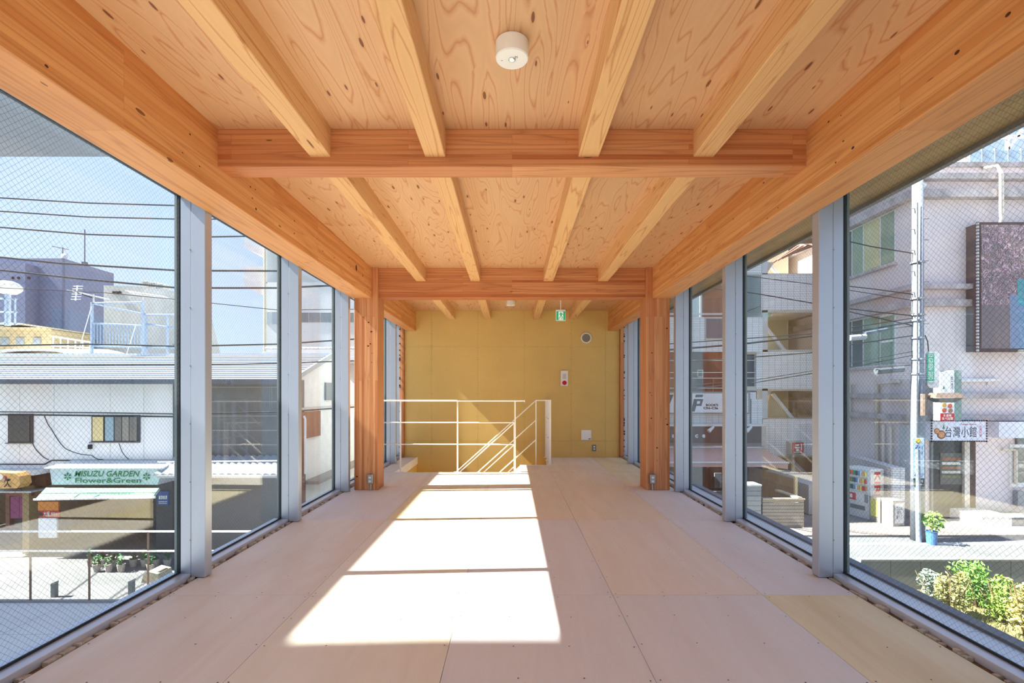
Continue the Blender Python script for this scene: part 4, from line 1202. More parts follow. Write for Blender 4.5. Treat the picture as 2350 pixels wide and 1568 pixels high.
for k in range(3):
    ya = 26.0 + 0.0 * k
    t = thing('rooftop_unit', ('beige rooftop unit on the concrete building, end of the row near the slate building', 'beige rooftop unit in the middle of the row on the concrete building', 'beige rooftop unit on the concrete building, end of the row near its slanting end')[k], 'air conditioner', (X(335 + 17 * k, 24.2), 24.2, 6.3), 'units on the concrete roof')
    xa, xb = X(326 + 17 * k, 24.2), X(341 + 17 * k, 24.2)
    B().box(xa, xb, 24.2, 24.75, Z((659.2, 661.8, 664.4)[k], 24.2), Z(644 + 3 * k, 24.2)).build('case', plain((206, 206, 198), 0.5), t)
    B().box(xa + 0.04, xb - 0.04, 24.17, 24.2, Z(656 + 3 * k, 24.2), Z(647 + 3 * k, 24.2)).build('grille', plain((130, 134, 134), 0.5), t)
# beige building
t = thing('beige_building', 'low beige tiled building behind the white canopy', 'building', (-20.5, 21, GZ))
B().box(X(-60, 21), X(118, 21), 21, 23, GZ, Z(756, 21)).build('body', tiled('beige_tile', (206, 186, 142), (160, 142, 104), 0.25, 0.12), t)
B().hexa([(X(-60, 21), 20.9, Z(742, 21)), (X(50, 21), 20.9, Z(746, 21)), (X(50, 21), 23, Z(746, 21)), (X(-60, 21), 23, Z(742, 21)), (X(-60, 21), 20.9, Z(738, 21)), (X(50, 21), 20.9, Z(742, 21)), (X(50, 21), 23, Z(742, 21)), (X(-60, 21), 23, Z(738, 21))]).build('coping', plain((206, 206, 198)), t)
B().box(X(-60, 21), X(118, 21), 20.9, 23, Z(757, 21), Z(752, 21)).build('parapet', plain((190, 176, 140)), t)
for px in (5, 40, 78):
    B().box(X(px, 21), X(px + 17, 21), 20.93, 21, Z(795, 21), Z(776, 21)).build('window', plain((150, 158, 160), 0.3), t)
# water tank on its stand
Yk = 20.3
t = thing('water_tank', 'white bulging rooftop water tank on a steel stand', 'water tank', (X(20, Yk), Yk, Z(745, Yk)))
B().lathe((X(18, Yk), Yk, Z(661, Yk)), [(0.02, -0.26), (0.30, -0.22), (0.44, -0.08), (0.46, 0.04), (0.36, 0.18), (0.2, 0.26), (0.01, 0.28)], 24).build('shell', M['white'], t, smooth=True)
wsteel = plain((170, 188, 206), 0.5, 0.2)
for px in (-20, 0, 24, 46):
    B().tube([(X(px, Yk), Yk - 0.2, Z(748, Yk)), (X(px, Yk), Yk - 0.2, Z(686, Yk))], 0.035, 6).build('leg', wsteel, t)
for py in (687, 717, 744):
    B().tube([(X(-25, Yk), Yk - 0.2, Z(py, Yk)), (X(50, Yk), Yk - 0.2, Z(py + 2, Yk))], 0.035, 6).build('rail', wsteel, t)
B().lathe((X(18, Yk), Yk, Z(748, Yk)), [(0.1, 0), (0.1, 1.3)], 12).build('stem', wsteel, t)
# steel frames on the roof
def steel_frame(label, Y, uprights, beams, bars):
    t = thing('roof_frame', label, 'steel frame', (X(uprights[0][0], Y), Y, Z(uprights[0][2], Y)))
    for px, p0, p1 in uprights:
        B().tube([(X(px, Y), Y, Z(p1, Y)), (X(px, Y), Y, Z(p0, Y))], 0.05, 6).build('upright', wsteel, t)
    for a, b_, c, d in beams:
        B().tube([(X(a, Y), Y, Z(b_, Y)), (X(c, Y), Y, Z(d, Y))], 0.035, 6).build('crossbar', wsteel, t)
    for px, p0, p1 in bars:
        B().tube([(X(px, Y), Y, Z(p1, Y)), (X(px, Y), Y, Z(p0, Y))], 0.018, 5).build('baluster', wsteel, t)
    return t
steel_frame('pale blue steel drying frame with balusters on the metal roof', 17.6, [(211, 694, 830), (328, 690, 832)],
            [(211, 696, 328, 694), (211, 742, 328, 748), (211, 794, 328, 797), (211, 696, 335, 722)], [(216 + 7.2 * k, 744 + 0.35 * k, 795) for k in range(16)])
steel_frame('pale blue steel drying frame beside the concrete wall, without balusters', 18.4, [(335, 722, 812), (384, 722, 812)], [(335, 723, 440, 723), (335, 744, 440, 758), (335, 796, 440, 800)], [])
t = thing('roof_handrail', 'low white handrail between the slate building and the metal roof', 'railing', (X(160, 20), 20, Z(800, 20)))
for a, b_, c, d in ((118, 772, 210, 786), (118, 794, 210, 798)):
    B().tube([(X(a, 20), 20, Z(b_, 20)), (X(c, 20), 20, Z(d, 20))], 0.03, 5).build('rail', M['white'], t)
for k in range(6):
    B().tube([(X(122 + 17 * k, 20), 20, Z(806, 20)), (X(122 + 17 * k, 20), 20, Z(773 + 2.6 * k, 20))], 0.025, 5).build('post', M['white'], t)
def yagi(label, Y, boom, mast, n_el, el):
    t = thing('roof_antenna', label, 'antenna', (X(mast[0], Y), Y, Z(mast[2], Y)))
    m_ = plain((206, 206, 202), 0.4, 0.3)
    (a, b_), (c, d) = boom
    B().tube([(X(a, Y), Y, Z(b_, Y)), (X(c, Y), Y, Z(d, Y))], 0.025, 5).build('boom', m_, t)
    B().tube([(X(mast[0], Y), Y, Z(mast[2], Y)), (X(mast[0], Y), Y, Z(mast[1], Y))], 0.03, 6).build('mast', m_, t)
    for k in range(n_el):
        f = k / (n_el - 1)
        px, py = a + (c - a) * f, b_ + (d - b_) * f
        B().tube([(X(px, Y) - el[0], Y - el[1], Z(py, Y) + el[2]), (X(px, Y) + el[0], Y + el[1], Z(py, Y) - el[2])], 0.012, 4).build('element', m_, t)
yagi('long comb-shaped aerial over the balustered steel frame', 17.3, ((165, 668), (252, 688)), (215, 676, 695), 12, (0.10, 0.1, 0.02))
t2 = yagi('slim comb-shaped aerial in front of the concrete building', 17.9, ((298, 671), (385, 684)), (327, 673, 694), 16, (0.05, 0.15, 0.05))
t = thing('aerial_reflector', 'white ladder-like aerial reflector beside the long comb aerial', 'antenna', (X(175, 17.2), 17.2, Z(695, 17.2)))
B().tube([(X(173, 17.2), 17.2, Z(690, 17.2)), (X(178, 17.2), 17.2, Z(655, 17.2))], 0.02, 5).build('spine', M['white'], t)
for k in range(6):
    B().tube([(X(163 + k, 17.2), 17.2, Z(687 - 6 * k, 17.2)), (X(185 + k, 17.2), 17.2, Z(687 - 6 * k, 17.2))], 0.016, 4).build('rung', M['white'], t)
B().tube([(X(178, 17.2), 17.2, Z(672, 17.2)), (X(215, 17.35), 17.35, Z(684, 17.3))], 0.02, 4).build('stay_arm', M['dark'], t)
for a, b_, c, d, lb in ((210, 703, 178, 815, 'white stay wire from the balustered frame down to the roof'), (312, 745, 290, 815, 'white stay wire beside the comb aerial down to the roof')):
    cable([(a, b_), (c, d)], 17.0, 0.014, 'stay_wire', lb, 'wire', None, M['white'])
# white apartment tower with balconies
Yt = 38.0
t = thing('white_tower', 'white apartment block with cantilevered balconies behind the tiled roof', 'building', (-15, Yt, GZ))
wt = plain((226, 230, 232), 0.7, 0, 0.04, 0.4)
B().box(X(604, Yt), X(850, Yt), Yt, Yt + 6, GZ, Z(648, Yt)).build('body', wt, t)
B().box(X(613, Yt), X(850, Yt), Yt + 2.2, Yt + 6, Z(650, Yt), Z(470, Yt)).build('recessed_wall', wt, t)
B().box(X(604, Yt), X(613, Yt), Yt, Yt + 6, Z(650, Yt), Z(470, Yt)).build('end_pier', wt, t)
B().box(X(604, Yt), X(850, Yt), Yt - 0.2, Yt + 6, Z(560, Yt), Z(520, Yt)).build('upper_slab', wt, t)
B().tube([(X(610, Yt), Yt - 0.15, GZ), (X(610, Yt), Yt - 0.15, Z(470, Yt))], 0.09, 8).build('downpipe', plain((214, 204, 176)), t)
for p0, p1 in ((520, 566), (612, 656)):
    bb = B().box(X(560, Yt), X(605, Yt), Yt, Yt + 3, Z(p1, Yt), Z(p0, Yt)).build('balcony', plain((206, 206, 208), 0.7), t)
    B().prism([(X(560, Yt), Yt, Z(p1, Yt)), (X(604, Yt), Yt, Z(p1, Yt)), (X(604, Yt), Yt, Z(p1 + 22, Yt)), (X(568, Yt), Yt, Z(p1 + 6, Yt))], (0, 3, 0)).build('bracket', plain((214, 206, 208), 0.7), bb)
for k in range(5):
    B().box(X(684 + 26 * k, Yt), X(708 + 26 * k, Yt), Yt - 0.05, Yt, Z(740, Yt), Z(718, Yt)).build('window', plain((112, 130, 138), 0.3), t)
B().box(X(612, Yt), X(640, Yt), Yt - 0.04, Yt, Z(744, Yt), Z(716, Yt)).build('window', plain((178, 190, 198), 0.3), t)
# grey tiled roof house
Yg = 25.0
t = thing('tiled_house', 'grey tiled hipped roof between the metal roof and the white tower', 'house', (-10, Yg, GZ))
def rp(px, py, Y): return (X(px, Y), Y, Z(py, Y))
B().box(X(548, Yg), X(840, Yg), Yg, Yg + 4, GZ, Z(834, Yg)).build('walls', plain((206, 204, 196)), t)
nr = 9
for k in range(nr):
    f0, f1 = k / nr, (k + 1) / nr
    ya, yb = Yg - 0.5 + 2.6 * f0, Yg - 0.5 + 2.6 * f1
    za, zb = Z(834, Yg) + 0.9 * f0, Z(834, Yg) + 0.9 * f1
    xa = X(540, Yg) + 1.0 * f0
    B().hexa([(xa, ya, za - 0.04), (X(840, Yg), ya, za - 0.04), (X(840, Yg), yb, zb - 0.04), (xa + 0.1, yb, zb - 0.04),
              (xa, ya, za + 0.05), (X(840, Yg), ya, za + 0.05), (X(840, Yg), yb, zb), (xa + 0.1, yb, zb)]).build('tile_course', kt, t)
for k in range(26):
    xa = X(565, Yg) + 0.22 * k
    B().lathe((xa, Yg + 2.0, Z(834, Yg) + 0.92), [(0.09, 0), (0.09, 0.2)], 8, 'x').build('ridge_tile', kt, t)

# overhead cables on this side
lines = [([(-120, 447), (200, 466), (410, 472), (520, 473)], 0.018), ([(-120, 477), (200, 498), (410, 503), (520, 503)], 0.018), ([(-120, 512), (200, 538), (410, 545), (640, 541)], 0.020),
         ([(-120, 578), (140, 605), (410, 621), (640, 622), (820, 612)], 0.026), ([(-120, 607), (180, 640), (410, 661), (640, 661), (770, 655), (830, 650)], 0.026),
         ([(-120, 655), (240, 672), (410, 688), (640, 712)], 0.010), ([(-120, 795), (200, 790), (410, 795), (640, 790), (820, 778)], 0.022), ([(-120, 838), (200, 838), (410, 837), (560, 836), (700, 832), (820, 828)], 0.02),
         ([(-120, 944), (200, 947), (410, 950), (640, 946), (820, 934)], 0.02)]
for i, (pp, r_) in enumerate(lines):
    Yq = 12.6 + 0.12 * i
    z0 = Z(pp[0][1], Yq)
    # unseen ends: fixed to the added tower or terrace block on one side, to the added rear block on the other
    anchor = (-14.8, 1.6, z0 + 0.3) if z0 > 2.4 else (-14.2, 10.5, min(z0, 1.8))
    cable(pp + [(955, pp[-1][1] - 4, 17.8)], Yq, r_, 'overhead_cable', 'dark overhead cable on the flower-shop side, %s of the nine from the top' % ORD[i], 'cable', 'overhead cables over the flower shop', pre=anchor)

# ================================================================== OUTSIDE: street-pole side
YP = 19.0
XC = 15.2
pink = weathered((244, 233, 233), (206, 195, 193), 0.8, 0.35, 0.35, 'lavender_render')
ledge_m = weathered((206, 200, 202), (120, 116, 112), 0.85, 0.9, 1.6, 'stained_ledge')
bd = thing('corner_building', 'pinkish-grey rendered corner building with stained ledges and green-blind windows', 'building', (20, 24, GZ))
zt_ = Z(381, YP)
B().box(XC, 36, YP, 34, GZ, zt_).build('body', pink, bd)
B().box(XC - 0.12, 36, YP - 0.12, 34.1, zt_ - 0.06, zt_ + 0.1).build('coping', ledge_m, bd)
for p0, p1, o_ in ((404, 417, 0.28), (441, 459, 0.32), (655, 666, 0.3), (690, 705, 0.26), (903, 915, 0.28), (953, 965, 0.26)):
    if 510 < p0 < 808:      # these two run up to the display board and on behind its other end
        B().box(XC - o_, X(2246, 18.5), YP - o_, YP + 0.05, Z(p1, YP), Z(p0, YP)).build('ledge', ledge_m, bd)
        B().box(XC - o_, XC + 0.05, YP + 0.05, 34, Z(p1, YP), Z(p0, YP)).build('ledge', ledge_m, bd)
        B().box(X(2439, 18.5), 36, YP - o_, YP + 0.05, Z(p1, YP), Z(p0, YP)).build('ledge', ledge_m, bd)
    else:
        B().box(XC - o_, 36, YP - o_, 34, Z(p1, YP), Z(p0, YP)).build('ledge', ledge_m, bd)
B().box(17.98, 36, YP - 0.5, YP + 0.05, Z(1003, YP), Z(967, YP)).build('canopy_beam', plain((226, 228, 236), 0.7), bd)
B().box(XC - 0.05, XC + 0.32, YP - 0.05, YP + 0.0, GZ, Z(960, YP)).build('corner_pier', plain((192, 196, 204), 0.7), bd)
grn = plain((138, 164, 146), 0.35, 0, 0.15, 1.5, name='green_blind')
grd = plain((86, 104, 104), 0.25, 0, 0.15, 1.5, name='dark_blind')
crm = plain((192, 196, 156), 0.5, 0, 0.1, 1.5, name='cream_blind')
def side_window(z0, z1, cuts, mats):
    w = B().box(XC - 0.03, XC + 0.02, cuts[0], cuts[-1], z0, z1).build('window', plain((216, 220, 222), 0.4), bd)
    for i in range(len(cuts) - 1):
        B().box(XC - 0.05, XC - 0.02, cuts[i] + 0.05, cuts[i + 1] - 0.05, z0 + 0.07, z1 - 0.07).build('pane', mats[i], w)
    B().box(XC - 0.14, XC, cuts[0] - 0.05, cuts[-1] + 0.05, z0 - 0.09, z0).build('window_sill', ledge_m, w)
yc = [XC * 1150 / (p - 1175) for p in (2056, 2022, 1983, 1957, 1930, 1900)]
side_window(6.42, 8.55, yc, [grn, crm, grn, grd, grd])
side_window(2.35, 4.50, yc, [grn, grn, grd, grd, grd])
for i in range(2):
    B().box(XC - 0.07, XC - 0.05, yc[0] + 0.08, yc[1] - 0.08, (3.3, 4.35)[i], (3.38, 4.43)[i]).build('transom', M['white'], bd)
# pipes on the side wall
pipe_m = plain((214, 206, 190), 0.6)
def spt(px, py, dx=0.12):
    xx = XC - dx
    Yq = xx * 1150 / (px - 1175)
    return (xx, Yq, Z(py, Yq))
for pts, r_ in (([(2012, 1062), (2012, 882), (2062, 875)], 0.075), ([(2027, 1075), (2027, 975)], 0.06), ([(2044, 1070), (2044, 980)], 0.05), ([(1950, 965), (1950, 882), (1962, 880)], 0.06)):
    B().tube([spt(*p) for p in pts], r_, 10).build('drain_pipe', pipe_m, bd)
B().box(XC - 0.06, XC, *sorted((spt(2060, 900)[1], spt(2088, 900)[1])), GZ, Z(975, YP)).build('concrete_panel', plain((196, 202, 204), 0.8), bd)
# long white pipe and brackets on the front
B().tube([(XC + 0.3, YP - 0.10, Z(875, YP)), (X(2285, YP), YP - 0.10, Z(872, YP))], 0.07, 10).build('white_pipe', M['white'], bd)
B().tube([(X(2265, YP), YP - 0.10, Z(872, YP)), (X(2265, YP), YP + 0.01, Z(888, YP))], 0.03, 6).build('pipe_bracket', M['white'], bd)
# doorway
dw = B().face_px(2139, 2222, 1012, 1190, YP - 0.04, 0.06).build('doorway', plain((52, 56, 56), 0.3), bd)
B().face_px(2158, 2208, 1040, 1112, YP - 0.06, 0.03).build('menu_board', plain((96, 100, 92), 0.5), dw)
for k, cc in enumerate(((150, 96, 70), (206, 206, 190), (150, 110, 80), (196, 190, 176), (120, 120, 90))):
    B().face_px(2162, 2204, 1051 + 10 * k, 1057 + 10 * k, YP - 0.07, 0.015).build('menu_picture', plain(cc, 0.5), dw)
B().face_px(2214, 2226, 1012, 1180, YP - 0.16, 0.12).build('rusty_post', weathered((226, 220, 208), (160, 110, 70), 0.6, 0.5, 2.0, 'rusty_paint'), bd)
B().face_px(2227, 2239, 1012, 1180, YP - 0.06, 0.06).build('dark_strip', plain((84, 70, 62), 0.6), bd)
B().face_px(2137, 2142, 1012, 1180, YP - 0.08, 0.08).build('door_jamb', plain((120, 126, 124), 0.5), bd)
# ground-floor window on the right
w = B().face_px(2318, 2390, 1020, 1118, YP - 0.06, 0.08).build('window', M['white'], bd)
B().face_px(2327, 2390, 1028, 1108, YP - 0.08, 0.03).build('pane', plain((150, 146, 130), 0.2), w)
B().face_px(2335, 2390, 1004, 1020, YP - 0.1, 0.1).build('vent_grille', plain((120, 122, 120), 0.5), bd)
B().tube([(X(2290, YP), YP - 0.15, Z(1030, YP)), (X(2322, YP), YP - 0.15, Z(1032, YP)), (X(2322, YP), YP - 0.15, Z(1110, YP))], 0.06, 10).build('drain_pipe', pipe_m, bd)
B().face_px(2336, 2350, 1128, 1162, YP - 0.2, 0.2).build('gas_meter', plain((160, 164, 166), 0.4, 0.3), bd)
B().face_px(2248, 2322, 1184, 1212, 17.6, 1.2).build('white_step', plain((226, 224, 216), 0.8), bd)
B().face_px(2320, 2400, 1190, 1214, 17.7, 1.1).build('grey_step', plain((150, 150, 146), 0.8), bd)
# dark framed display on the front wall
YD = 18.5
sc = thing('display_board', 'large black-framed display board showing blossom branches on the corner building', 'billboard', (X(2300, YD), YD, Z(808, YD)))
B().face_px(2245, 2440, 510, 808, YD, 0.12).build('case_front', plain((60, 58, 60), 0.5), sc)
B().box(X(2245, YD), X(2440, YD), YD + 0.12, YP + 0.02, Z(806, YD), Z(512, YD)).build('case_body', plain((96, 90, 92), 0.6), sc)
B().face_px(2243, 2247, 509, 808, YD - 0.02, 0.06).build('pale_edge', tiled('edge_rivets', (206, 206, 206), (90, 88, 90), 0.5, 0.12, 0.05), sc)  # pale strip with a dark grid along the case edge
n = N('blossom_print')
g1 = n.noise(n.pos((2.4, 2.4, 1.6)), 3.0, 8.0, 0.75, 1.5)
g2 = n.noise(n.pos((3.5, 3.5, 2.2)), 6.0, 6.0, 0.7, 2.0)
cc = n.ramp(g1, [(0.47, lin((62, 54, 60))), (0.56, lin((118, 78, 96))), (0.60, lin((230, 196, 210))), (0.65, lin((80, 56, 66)))])
ln_ = n.math('LESS_THAN', n.math('ABSOLUTE', n.math('SUBTRACT', g2, 0.5)), 0.016)
cc = n.mix(n.math('MULTIPLY', ln_, 0.75), cc, lin((240, 232, 232)))
M['blossom'] = n.done(cc, 0.25)
B().face_px(2252, 2440, 516, 700, YD - 0.012, 0.012).build('picture_blossom', M['blossom'], sc)
B().face_px(2252, 2320, 700, 800, YD - 0.012, 0.012).build('picture_grey', plain((112, 108, 112), 0.25), sc)
B().face_px(2318, 2440, 676, 800, YD - 0.016, 0.014).build('picture_blue', plain((110, 136, 164), 0.25), sc)
B().face_px(2335, 2440, 640, 700, YD - 0.018, 0.014).build('picture_teal', plain((70, 150, 160), 0.25), sc)
for k in range(2):
    B().tube([(X(2300 - 4 * k, 18.6), 18.62, Z(512, 18.6)), (X(2296 + 5 * k, 18.6), 18.6, Z(488, 18.6)), (X(2293 + 4 * k, 18.6), 18.55, Z(400, 18.6)), (X(2289, 18.6), 18.6, Z(380, 18.6)), (X(2276, 18.6), 18.9, Z(377, 18.6)), (X(2268, 19), 19.4, Z(379, 19))], 0.05, 8).build('feed_cable', plain((226, 220, 204), 0.6), sc)
# roof railing, panel and steelwork
rf = thing('roof_fence', 'grey glazed parapet screens on the roof of the corner building', 'fence', (X(2280, 20.5), 20.5, zt_))
for k in range(6):
    a_ = 2226 + 30 * k
    B().face_px(a_, a_ + 28, 345, 384, 20.5, 0.05).build('screen_panel', plain((158, 182, 198), 0.3), rf)
    B().face_px(a_ + 28, a_ + 30, 340, 386, 20.48, 0.1).build('screen_post', plain((150, 156, 160), 0.4), rf)
B().box(X(2218, 20.5), X(2420, 20.5), 20.4, 20.6, zt_, Z(378, 20.5)).build('kerb', plain((206, 206, 202)), rf)
st = thing('roof_steelwork', 'white angled steelwork and plant housing on the roof of the corner building', 'steelwork', (X(2320, 23), 23, zt_))
for a_, b_, c_, d_ in ((2285, 378, 2345, 300), (2300, 372, 2400, 330), (2312, 318, 2312, 372), (2300, 315, 2400, 312)):
    B().tube([(X(a_, 23), 23, Z(b_, 23)), (X(c_, 23), 23, Z(d_, 23))], 0.09, 6).build('strut', M['white'], st)
B().box(X(2318, 23), X(2450, 23), 23.3, 26, zt_, Z(340, 23)).build('housing', plain((214, 214, 208)), st)
B().box(X(2215, 21.5), X(2228, 21.5), 21.5, 22, zt_, Z(358, 21.5)).build('fan_box', M['white'], st)

# shop signs on the corner building
ts = thing('shop_sign', 'white restaurant sign with brush lettering and bead-lit border over the dark doorway', 'sign', (X(2200, 18.6), 18.6, Z(1012, 18.6)))
YSg = 18.55
B().face_px(2139, 2263, 967, 1012, YSg, 0.46).build('board', plain((226, 228, 242), 0.5), ts)
bl = B()
xa_, xb_, za_, zb_ = X(2138, YSg), X(2264, YSg), Z(1013, YSg), Z(966, YSg)
for k in range(24):
    f = k / 23
    for zz in (za_, zb_):
        xx = xa_ + (xb_ - xa_) * f
        (bl if k % 2 else bl).box(xx - 0.02, xx + 0.02, YSg - 0.02, YSg + 0.02, zz - 0.025, zz + 0.025)
for k in range(9):
    f = k / 8
    for xx in (xa_, xb_):
        zz = za_ + (zb_ - za_) * f
        bl.box(xx - 0.02, xx + 0.02, YSg - 0.02, YSg + 0.02, zz - 0.03, zz + 0.03)
bl.build('bead_border', plain((60, 60, 64), 0.5), ts)
ink = plain((40, 40, 52), 0.5)
front_text('台灣小館', 2169, 2241, 979, 1004, YSg, ink, ts, spacing=1.1)
front_text('Taiwan Bistro', 2204, 2240, 972, 976, YSg, plain((190, 50, 50)), ts)
front_text('台\n湾\n料\n理', 2247, 2253, 976, 1003, YSg, plain((200, 110, 120)), ts)
for cxp, cyp, rr, c1 in ((2150, 990, 0.11, (150, 96, 64)), (2160, 998, 0.16, (116, 66, 48))):
    B().lathe((X(cxp, YSg), YSg - 0.004, Z(cyp, YSg)), [(rr, 0), (rr, -0.004), (rr * 0.8, -0.006)], 18, 'y').build('bowl_picture', plain(c1, 0.5), ts)
    B().lathe((X(cxp, YSg), YSg - 0.011, Z(cyp, YSg)), [(rr * 0.75, 0), (rr * 0.7, -0.003)], 18, 'y').build('food_picture', plain((206, 150, 100), 0.5, 0, 0.4, 30), ts)
B().prism([(X(2163, YSg), YSg - 0.008, Z(985, YSg)), (X(2166, YSg), YSg - 0.008, Z(974, YSg)), (X(2168, YSg), YSg - 0.008, Z(984, YSg))], (0, 0.004, 0)).build('leaf_mark', plain((60, 120, 80)), ts)
bn = thing('projecting_sign', 'tall projecting sign with food pictures and a grey-green side next to the pole', 'sign', (X(2180, 17.9), 17.9, Z(965, 17.9)))
YB = 17.9
B().face_px(2158, 2190, 853, 966, YB, 0.3).build('face', plain((232, 232, 240), 0.5), bn)
B().box(X(2190, YB), X(2208, YB), YB + 0.02, YP - 0.27, Z(966, YB), Z(850, YB)).build('side', plain((140, 162, 152), 0.5), bn)
B().face_px(2158, 2190, 949, 966, YB - 0.006, 0.006).build('red_band', plain((186, 40, 44)), bn)
front_text('生春巻\n食べ放題', 2161, 2187, 951, 964, YB - 0.006, wm, bn)
front_text('台\n湾\n小', 2181, 2188, 862, 912, YB, ink, bn)
B().prism([(X(2163, YB), YB - 0.006, Z(894, YB)), (X(2166, YB), YB - 0.006, Z(884, YB)), (X(2168, YB), YB - 0.006, Z(892, YB))], (0, 0.004, 0)).build('leaf_mark', plain((60, 130, 90)), bn)
for cxp, cyp, c1 in ((2167, 930, (206, 170, 80)), (2180, 932, (190, 96, 60)), (2167, 942, (180, 90, 50)), (2181, 943, (150, 110, 80))):
    B().lathe((X(cxp, YB), YB - 0.002, Z(cyp, YB)), [(0.085, 0), (0.085, -0.004), (0.06, -0.006)], 14, 'y').build('dish_picture', plain(c1, 0.5, 0, 0.4, 30), bn)

# utility pole
YU = 16.15
xp = X(2106, YU)
pole_m = plain((124, 134, 146), 0.6, 0, 0.06, 1.5, name='pole_grey')
up = thing('utility_pole', 'pale grey concrete utility pole with steel bands and climbing pegs', 'pole', (xp, YU, GZ))
B().lathe((xp, YU, GZ), [(0.195, 0), (0.185, 5.0), (0.165, 5.4), (0.15, Z(395, YU) - GZ)], 20).build('shaft', pole_m, up, smooth=True)
for py in (605, 688, 725, 738, 778, 826, 860, 1130):
    B().lathe((xp, YU, Z(py, YU)), [(0.20, 0), (0.20, 0.05)], 18).build('band', plain((150, 158, 166), 0.4, 0.4), up)
for k in range(12):
    zz = Z(480 + 24 * k, YU)
    s_ = 1 if k % 2 else -1
    B().tube([(xp + s_ * 0.14, YU - 0.05, zz), (xp + s_ * 0.29, YU - 0.08, zz)], 0.014, 5).build('peg', M['steel'], up)
B().tube([(xp - 0.17, YU - 0.25, GZ), (xp - 0.20, YU - 0.22, Z(1030, YU))], 0.075, 10).build('cable_guard', plain((120, 130, 142), 0.5), up)
B().tube([(xp - 0.15, YU - 0.17, Z(1030, YU)), (xp - 0.14, YU - 0.17, Z(470, YU))], 0.018, 5).build('riser_cable', plain((70, 76, 84)), up)
B().lathe((xp + 0.12, YU - 0.1, Z(428, YU)), [(0.07, -0.02), (0.07, 0.02)], 10, 'y').build('insulator', M['white'], up)
gs = thing('pole_sign', 'white and green vertical sign with sideways lettering fixed to the utility pole', 'sign', (X(2135, YU), YU, Z(890, YU)))
B().prism([(X(p, YU), YU - 0.1, Z(q, YU)) for p, q in ((2123, 812), (2127, 807), (2146, 808), (2150, 813), (2150, 886), (2146, 891), (2127, 890), (2123, 884))], (0, 0.09, 0)).build('board', M['white'], gs)
B().face_px(2128, 2144, 811, 874, YU - 0.112, 0.012).build('green_panel', plain((24, 178, 128), 0.4), gs)
xg0, xg1, zg0, zg1 = X(2131, YU - 0.12), X(2141, YU - 0.12), Z(872, YU), Z(823, YU)
lettering('GREEN SEED', (xg0, YU - 0.118, zg1), (0, 0, -1), (1, 0, 0), zg1 - zg0, xg1 - xg0, wm, gs, bold=0.01)
lettering('目', (xg0, YU - 0.118, Z(813, YU)), (0, 0, -1), (1, 0, 0), 0.1, xg1 - xg0, wm, gs)
B().face_px(2128, 2144, 877, 883, YU - 0.108, 0.01).build('small_print', plain((196, 204, 206)), gs)
B().tube([(xp, YU, Z(825, YU)), (X(2124, YU), YU, Z(825, YU))], 0.025, 6).build('bracket', M['steel'], gs)
B().tube([(X(2120, YU), YU - 0.05, Z(770, YU)), (X(2126, YU), YU - 0.05, Z(785, YU)), (X(2128, YU), YU - 0.05, Z(808, YU))], 0.015, 5).build('lead', M['dark'], gs)
lp = thing('street_lamp', 'brown street lamp with a wide sloping hood on the utility pole', 'street lamp', (X(2155, 15.9), 15.9, Z(950, 15.9)))
YM = 15.8
br_ = plain((112, 98, 88), 0.5)
B().tube([(X(2120, YM), YM, Z(954, YM)), (X(2120, YM), YM, Z(904, YM))], 0.09, 10).build('bracket_post', br_, lp)
B().tube([(X(2120, YM), YM, Z(908, YM)), (X(2140, YM), YM, Z(910, YM))], 0.05, 8).build('arm', br_, lp)
B().tube([(xp, YU, Z(945, YU)), (X(2120, YM), YM, Z(945, YM))], 0.03, 6).build('clamp', M['steel'], lp)
B().hexa([(X(2130, YM), YM - 0.3, Z(913, YM)), (X(2197, YM), YM - 0.3, Z(913, YM)), (X(2197, YM), YM + 0.14, Z(913, YM)), (X(2130, YM), YM + 0.14, Z(913, YM)),
          (X(2138, YM), YM - 0.2, Z(902, YM)), (X(2190, YM), YM - 0.2, Z(902, YM)), (X(2190, YM), YM + 0.08, Z(902, YM)), (X(2138, YM), YM + 0.08, Z(902, YM))]).build('hood', plain((112, 96, 84), 0.5), lp)
B().hexa([(X(2150, YM), YM - 0.12, Z(924, YM)), (X(2182, YM), YM - 0.12, Z(924, YM)), (X(2182, YM), YM + 0.12, Z(924, YM)), (X(2150, YM), YM + 0.12, Z(924, YM)),
          (X(2133, YM), YM - 0.3, Z(914, YM)), (X(2194, YM), YM - 0.27, Z(914, YM)), (X(2194, YM), YM + 0.12, Z(914, YM)), (X(2133, YM), YM + 0.12, Z(914, YM))]).build('lens', plain((84, 88, 84), 0.3), lp)
cs = thing('clinic_sign', 'blue and yellow vertical clinic sign wrapped on the utility pole', 'sign', (X(2107, 15.9), 15.9, Z(1117, 15.9)))
YN = YU - 0.24
B().face_px(2094, 2121, 1006, 1098, YN, 0.05).build('board', plain((206, 226, 238), 0.5), cs)
B().face_px(2099, 2121, 1098, 1117, YN, 0.05).build('dark_panel', plain((36, 62, 58), 0.5), cs)
blue_t = plain((30, 90, 170), 0.5)
front_text('み\nみ', 2100, 2112, 1021, 1044, YN, blue_t, cs, bold=0.02, line=0.9)
front_text('の\nク\nリ\nニ\nッ\nク', 2102, 2110, 1046, 1082, YN, plain((50, 110, 170)), cs, line=0.8)
front_text('耳鼻\n咽喉科', 2114, 2119, 1024, 1044, YN, plain((90, 130, 170)), cs)
B().lathe((X(2107, YN), YN - 0.005, Z(1013, YN)), [(0.085, 0), (0.085, -0.003)], 16, 'y').build('sun_mark', plain((240, 200, 60)), cs)
